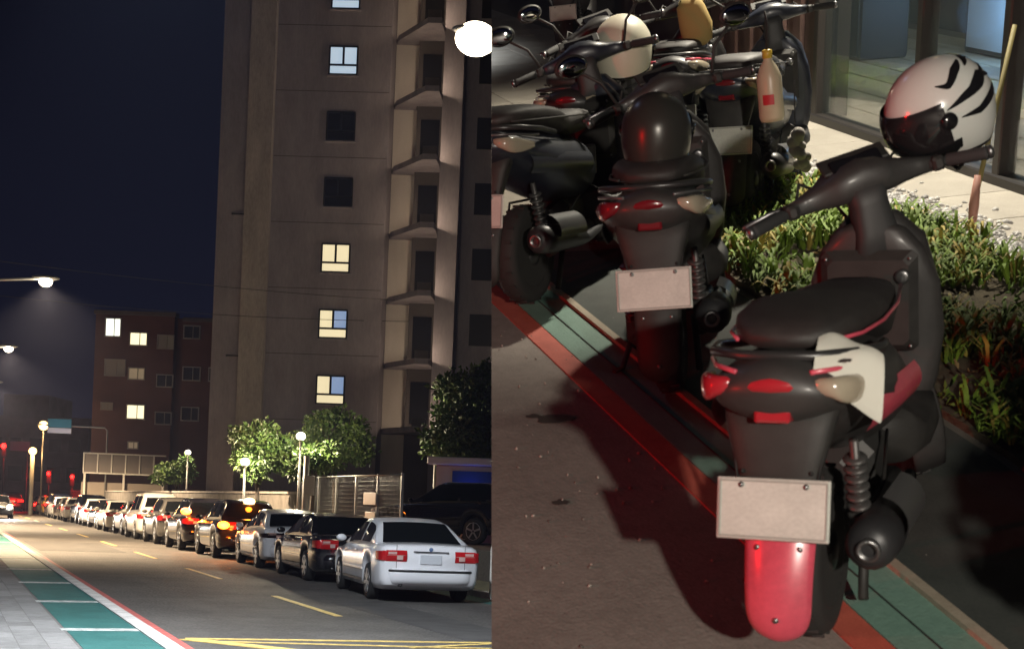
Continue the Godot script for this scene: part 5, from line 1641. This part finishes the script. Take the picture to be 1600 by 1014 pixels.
func build_vehicles() -> void:
	var white := mat("paint_white", Color(0.72, 0.73, 0.76), 0.28, 0.0, 0.8)
	var white2 := mat("paint_white_warm", Color(0.66, 0.64, 0.60), 0.28, 0.0, 0.8)
	var black := mat("paint_black", Color(0.010, 0.009, 0.012), 0.16, 0.1, 1.0)
	var brown := mat("paint_brown", Color(0.055, 0.032, 0.024), 0.22, 0.3, 1.0)
	var grey := mat("paint_grey", Color(0.10, 0.095, 0.09), 0.25, 0.4, 0.9)
	var silver := mat("paint_silver", Color(0.40, 0.39, 0.37), 0.30, 0.5, 0.8)
	var navy := mat("paint_navy", Color(0.012, 0.016, 0.035), 0.2, 0.2, 1.0)
	var yel := mat("paint_yellow", Color(0.62, 0.36, 0.03), 0.3, 0.0, 0.8)
	var amber := glow("hazard_amber", Color(1.0, 0.42, 0.06), 14.0)
	var c1 := make_car("parked_sedan", "white saloon with red tail lights and black bumper strip, last in the row", SEDAN, white, at(Vector3(8.10, 0.006, -26.35), -4.5), {"fancy": true, "strip": true, "plate_y": 0.75})
	# roundel on the boot lid
	var b := B.new()
	b.lathe([[0.036, 0.0], [0.036, 0.006], [0.03, 0.008]], 20, Transform3D(Basis(Vector3.RIGHT, PI / 2), Vector3(0, 0.925, 2.447)))
	put(b, "emblem", mat("emblem_blue", Color(0.10, 0.16, 0.30), 0.3), c1)
	make_car("parked_sedan", "glossy black saloon standing nose to tail before the white saloon", SEDAN, black, at(Vector3(8.22, 0.006, -32.0), -1.0), {"fancy": true})
	make_car("parked_hatchback", "white hatchback with dark slanted tail lamps", HATCH, white, at(Vector3(8.3, 0.006, -37.4), -1.5), {"fancy": true, "lamp": mat("lamp_smoked", Color(0.02, 0.008, 0.008), 0.1, 0.0, 0.8), "lamp_h": 0.13, "lamp_w": 0.42})
	var c4 := make_car("parked_suv", "black sport utility car with an amber hazard light flashing", SUV, black, at(Vector3(8.2, 0.006, -43.0), 0.0), {})
	hazard(c4, Vector3(-0.80, 0.95, 2.33), amber, 1.4)
	hazard(c4, Vector3(0.0, 1.63, 1.75), glow("roof_lamp", Color(1.0, 0.85, 0.55), 5.0), 1.0)
	var c5 := make_car("parked_suv", "black sport utility car with a single high amber light lit", SUV, black, at(Vector3(8.1, 0.006, -48.6), 0.0), {})
	hazard(c5, Vector3(-0.84, 1.25, 2.20), amber, 1.8)
	var rest := [["parked_suv", "charcoal sport utility car between the amber-lit car and a white van", SUV, grey], ["parked_van", "tall white van in the middle of the row", VAN, white2], ["parked_hatchback", "silver hatchback beyond the white van", HATCH, silver], ["parked_sedan", "cream-white saloon beyond the silver hatchback", SEDAN, white2], ["parked_sedan", "black saloon between two pale cars", SEDAN, black], ["parked_hatchback", "white hatchback past the wall's small tree", HATCH, white], ["parked_suv", "navy sport utility car before the canopy", SUV, navy], ["parked_hatchback", "pale hatchback before the canopy", HATCH, white2], ["parked_sedan", "grey saloon before the canopy", SEDAN, grey], ["parked_hatchback", "white hatchback just behind the dark blue sport utility car", HATCH, white], ["parked_suv", "dark blue sport utility car behind the yellow taxi", SUV, navy], ["parked_sedan", "yellow taxi near the far end of the row", SEDAN, yel], ["parked_hatchback", "white hatchback just ahead of the yellow taxi", HATCH, white], ["parked_sedan", "dark saloon at the far end of the row", SEDAN, black]]
	var z := -54.3
	rng.seed = 8
	for q in rest:
		make_car(q[0], q[1], q[2], q[3], at(Vector3(8.15 + rng.randf_range(-0.15, 0.1), 0.006, z), rng.randf_range(-1.5, 1.5)), {})
		z -= rng.randf_range(5.3, 5.9)
	# cars in the lot behind the fence
	for q in [["dark sport utility car in the lot behind the fence", SUV, black, Vector3(13.3, 0.72, -38.4), 35.0], ["brown sport utility car in the lot beside the booth", SUV, brown, Vector3(14.7, 0.72, -36.6), 30.0]]:
		var c := make_car("lot_car", q[0], q[1], q[2], at(q[3], q[4]), {})
		c.set_meta("group", "cars in the lot behind the fence")
		hazard(c, Vector3(-0.78, 1.0, 2.33), glow("lot_tail", Color(1.0, 0.22, 0.10), 2.0), 0.5)
	# traffic far up the road
	var hc := make_car("moving_car", "oncoming car with its headlights on", SEDAN, grey, at(Vector3(3.55, 0.006, -97.0), 180.0), {})
	hc.set_meta("group", "cars driving on the road")
	for sx in [-0.62, 0.62]:
		b = B.new()
		b.ell(Vector3(sx, 0.72, -2.36), Vector3(0.17, 0.14, 0.06), 14, 8)
		put(b, "lit_headlight", glow("headlight", Color(1.0, 0.97, 0.92), 25.0), hc)
		down_spot(Vector3(sx, 0.72, -2.52), Vector3(0, -0.10, -1), Color(1.0, 0.95, 0.88), 60.0, 32.0, hc, 0.1)
	var tc := make_car("moving_car", "car with glowing red tail lights driving away", SUV, grey, at(Vector3(6.0, 0.006, -134.0), 0.0), {"lamp": glow("tail_glow", Color(1.0, 0.05, 0.03), 8.0)})
	tc.set_meta("group", "cars driving on the road")
	omni(Vector3(0, 1.0, 2.6), Color(1.0, 0.08, 0.05), 8.0, 0.3, tc)

func hazard(car: Node3D, p: Vector3, m: Material, e: float) -> void:
	var b := B.new()
	b.ell(p, Vector3(0.17, 0.11, 0.06), 14, 8)
	put(b, "lit_lamp", m, car)
	omni(p + Vector3(0, 0.0, 0.25), Color(1.0, 0.5, 0.12), e, 0.1, car)

func _ready() -> void:
	# camera: level, rolled 2.3 degrees, lens shifted up
	var yaw := deg_to_rad(-21.3863)
	CAM = Transform3D(Basis(Vector3.UP, yaw) * Basis(Vector3.BACK, deg_to_rad(2.3)), Vector3(0, 1.62, 0))
	var cam := Camera3D.new()
	cam.name = "camera"
	add_child(cam)
	cam.transform = CAM
	cam.projection = Camera3D.PROJECTION_FRUSTUM
	cam.near = 0.05
	cam.far = 900.0
	cam.size = 0.05 * 1014.0 / 2300.0
	cam.frustum_offset = Vector2(0.0, 0.05 * 294.0 / 2300.0)
	var lens := CameraAttributesPhysical.new()
	lens.frustum_focal_length = 50.0
	lens.exposure_aperture = 8.0
	lens.frustum_focus_distance = 26.0
	lens.frustum_near = 0.05
	lens.frustum_far = 900.0
	cam.attributes = lens
	cam.current = true
	# night sky
	var we := WorldEnvironment.new()
	we.name = "night"
	var env := Environment.new()
	env.background_mode = Environment.BG_SKY
	var sm := ProceduralSkyMaterial.new()
	sm.sky_top_color = Color(0.010, 0.014, 0.036)
	sm.sky_horizon_color = Color(0.065, 0.072, 0.14)
	sm.sky_curve = 0.16
	sm.ground_bottom_color = Color(0.02, 0.02, 0.025)
	sm.ground_horizon_color = Color(0.065, 0.072, 0.14)
	sm.sun_angle_max = 1.0
	var sky := Sky.new()
	sky.sky_material = sm
	env.sky = sky
	env.background_energy_multiplier = 1.0
	env.tonemap_mode = Environment.TONE_MAPPER_LINEAR
	env.tonemap_exposure = 1.0
	env.fog_enabled = true
	env.fog_density = 0.00035
	env.fog_light_color = Color(0.72, 0.76, 0.92)
	env.sdfgi_enabled = true
	env.ssao_enabled = true
	env.ssil_enabled = true
	we.environment = env
	add_child(we)
	var unseen_moon := DirectionalLight3D.new()  # faint fill light added, its source out of view
	unseen_moon.name = "unseen_moon"
	unseen_moon.light_energy = 0.012
	unseen_moon.light_color = Color(0.75, 0.82, 1.0)
	unseen_moon.light_angular_distance = 0.5
	unseen_moon.shadow_enabled = true
	add_child(unseen_moon)
	unseen_moon.rotation_degrees = Vector3(-48, -150, 0)
	# the ramp's frame and the seam where it begins
	var p := deg_to_rad(24.0)
	var r := deg_to_rad(3.0)
	var dn := (CAM.basis * Vector3(sin(r) * cos(p), -cos(r) * cos(p), -sin(p))).normalized()
	var qy := -dn
	var fw := -CAM.basis.z
	var qz := -(fw - qy * fw.dot(qy)).normalized()
	Q = Transform3D(Basis(qy.cross(qz), qy, qz), CAM.origin + dn * 1.9)
	var sn := (CAM.basis.x - fw * ((768.0 - 800.0) / 2300.0)).normalized()
	seam = Plane(sn, sn.dot(CAM.origin))
	build_street()
	build_vehicles()
	build_ramp()
	build_lamps()

func build_lamps() -> void:
	# unseen lamps: white behind the viewer, red out to the left, one over the plaza
	for q in [[Vector3(0.33, 0.004, 2.53), 1.75, Color(1.0, 0.96, 0.90), 28.0, "unseen white lamp on a post, placed to light the scooters", "unseen_white_glow", 3.0], [Vector3(-3.0, 0.004, -3.7), 1.30, Color(1.0, 0.03, 0.03), 7.0, "unseen red lamp on a short post, placed to redden the scooters from the left", "unseen_red_glow", 3.0]]:
		var t := thing("unseen_post_lamp", q[4], "lamp", at(q[0]))
		var b := B.new()
		b.lathe([[0.09, 0.0], [0.09, 0.03], [0.05, 0.05], [0.045, q[1] - 0.12], [0.06, q[1] - 0.1]], 16)
		put(b, "post", mat("galvanised", Color(0.33, 0.33, 0.32), 0.45, 0.5), t)
		b = B.new()
		b.ell(Vector3(0, q[1], 0), Vector3(0.09, 0.10, 0.09), 16, 10)
		put(b, "lamp_globe", glow(q[5], q[2], q[6]), t)
		omni(Vector3(0, q[1], 0), q[2], q[3], 0.07, t)
	var W := thing("unseen_plaza_lamp", "unseen lamp on a bracket over the plaza, placed to light the paving and the bed", "lamp", Q * Transform3D(Basis(), Vector3(2.35, 4.3, -9.9)))
	var b2 := B.new()
	b2.tube([Vector3(0.75, 0.1, -0.1), Vector3(0, 0.12, 0)], 0.03, 8)
	put(b2, "bracket", mat("galvanised", Color(0.33, 0.33, 0.32), 0.45, 0.5), W)
	b2 = B.new()
	b2.ell(Vector3.ZERO, Vector3(0.16, 0.08, 0.16), 16, 10)
	put(b2, "lens", glow("unseen_plaza_lens", Color(1.0, 0.9, 0.72), 5.0), W)
	down_spot(Vector3(0, -0.10, 0), Vector3(-0.20, -1.0, 0.05), Color(1.0, 0.96, 0.88), 52.0, 47.0, W, 0.12)  # out of view, lights the plaza and the planting bed
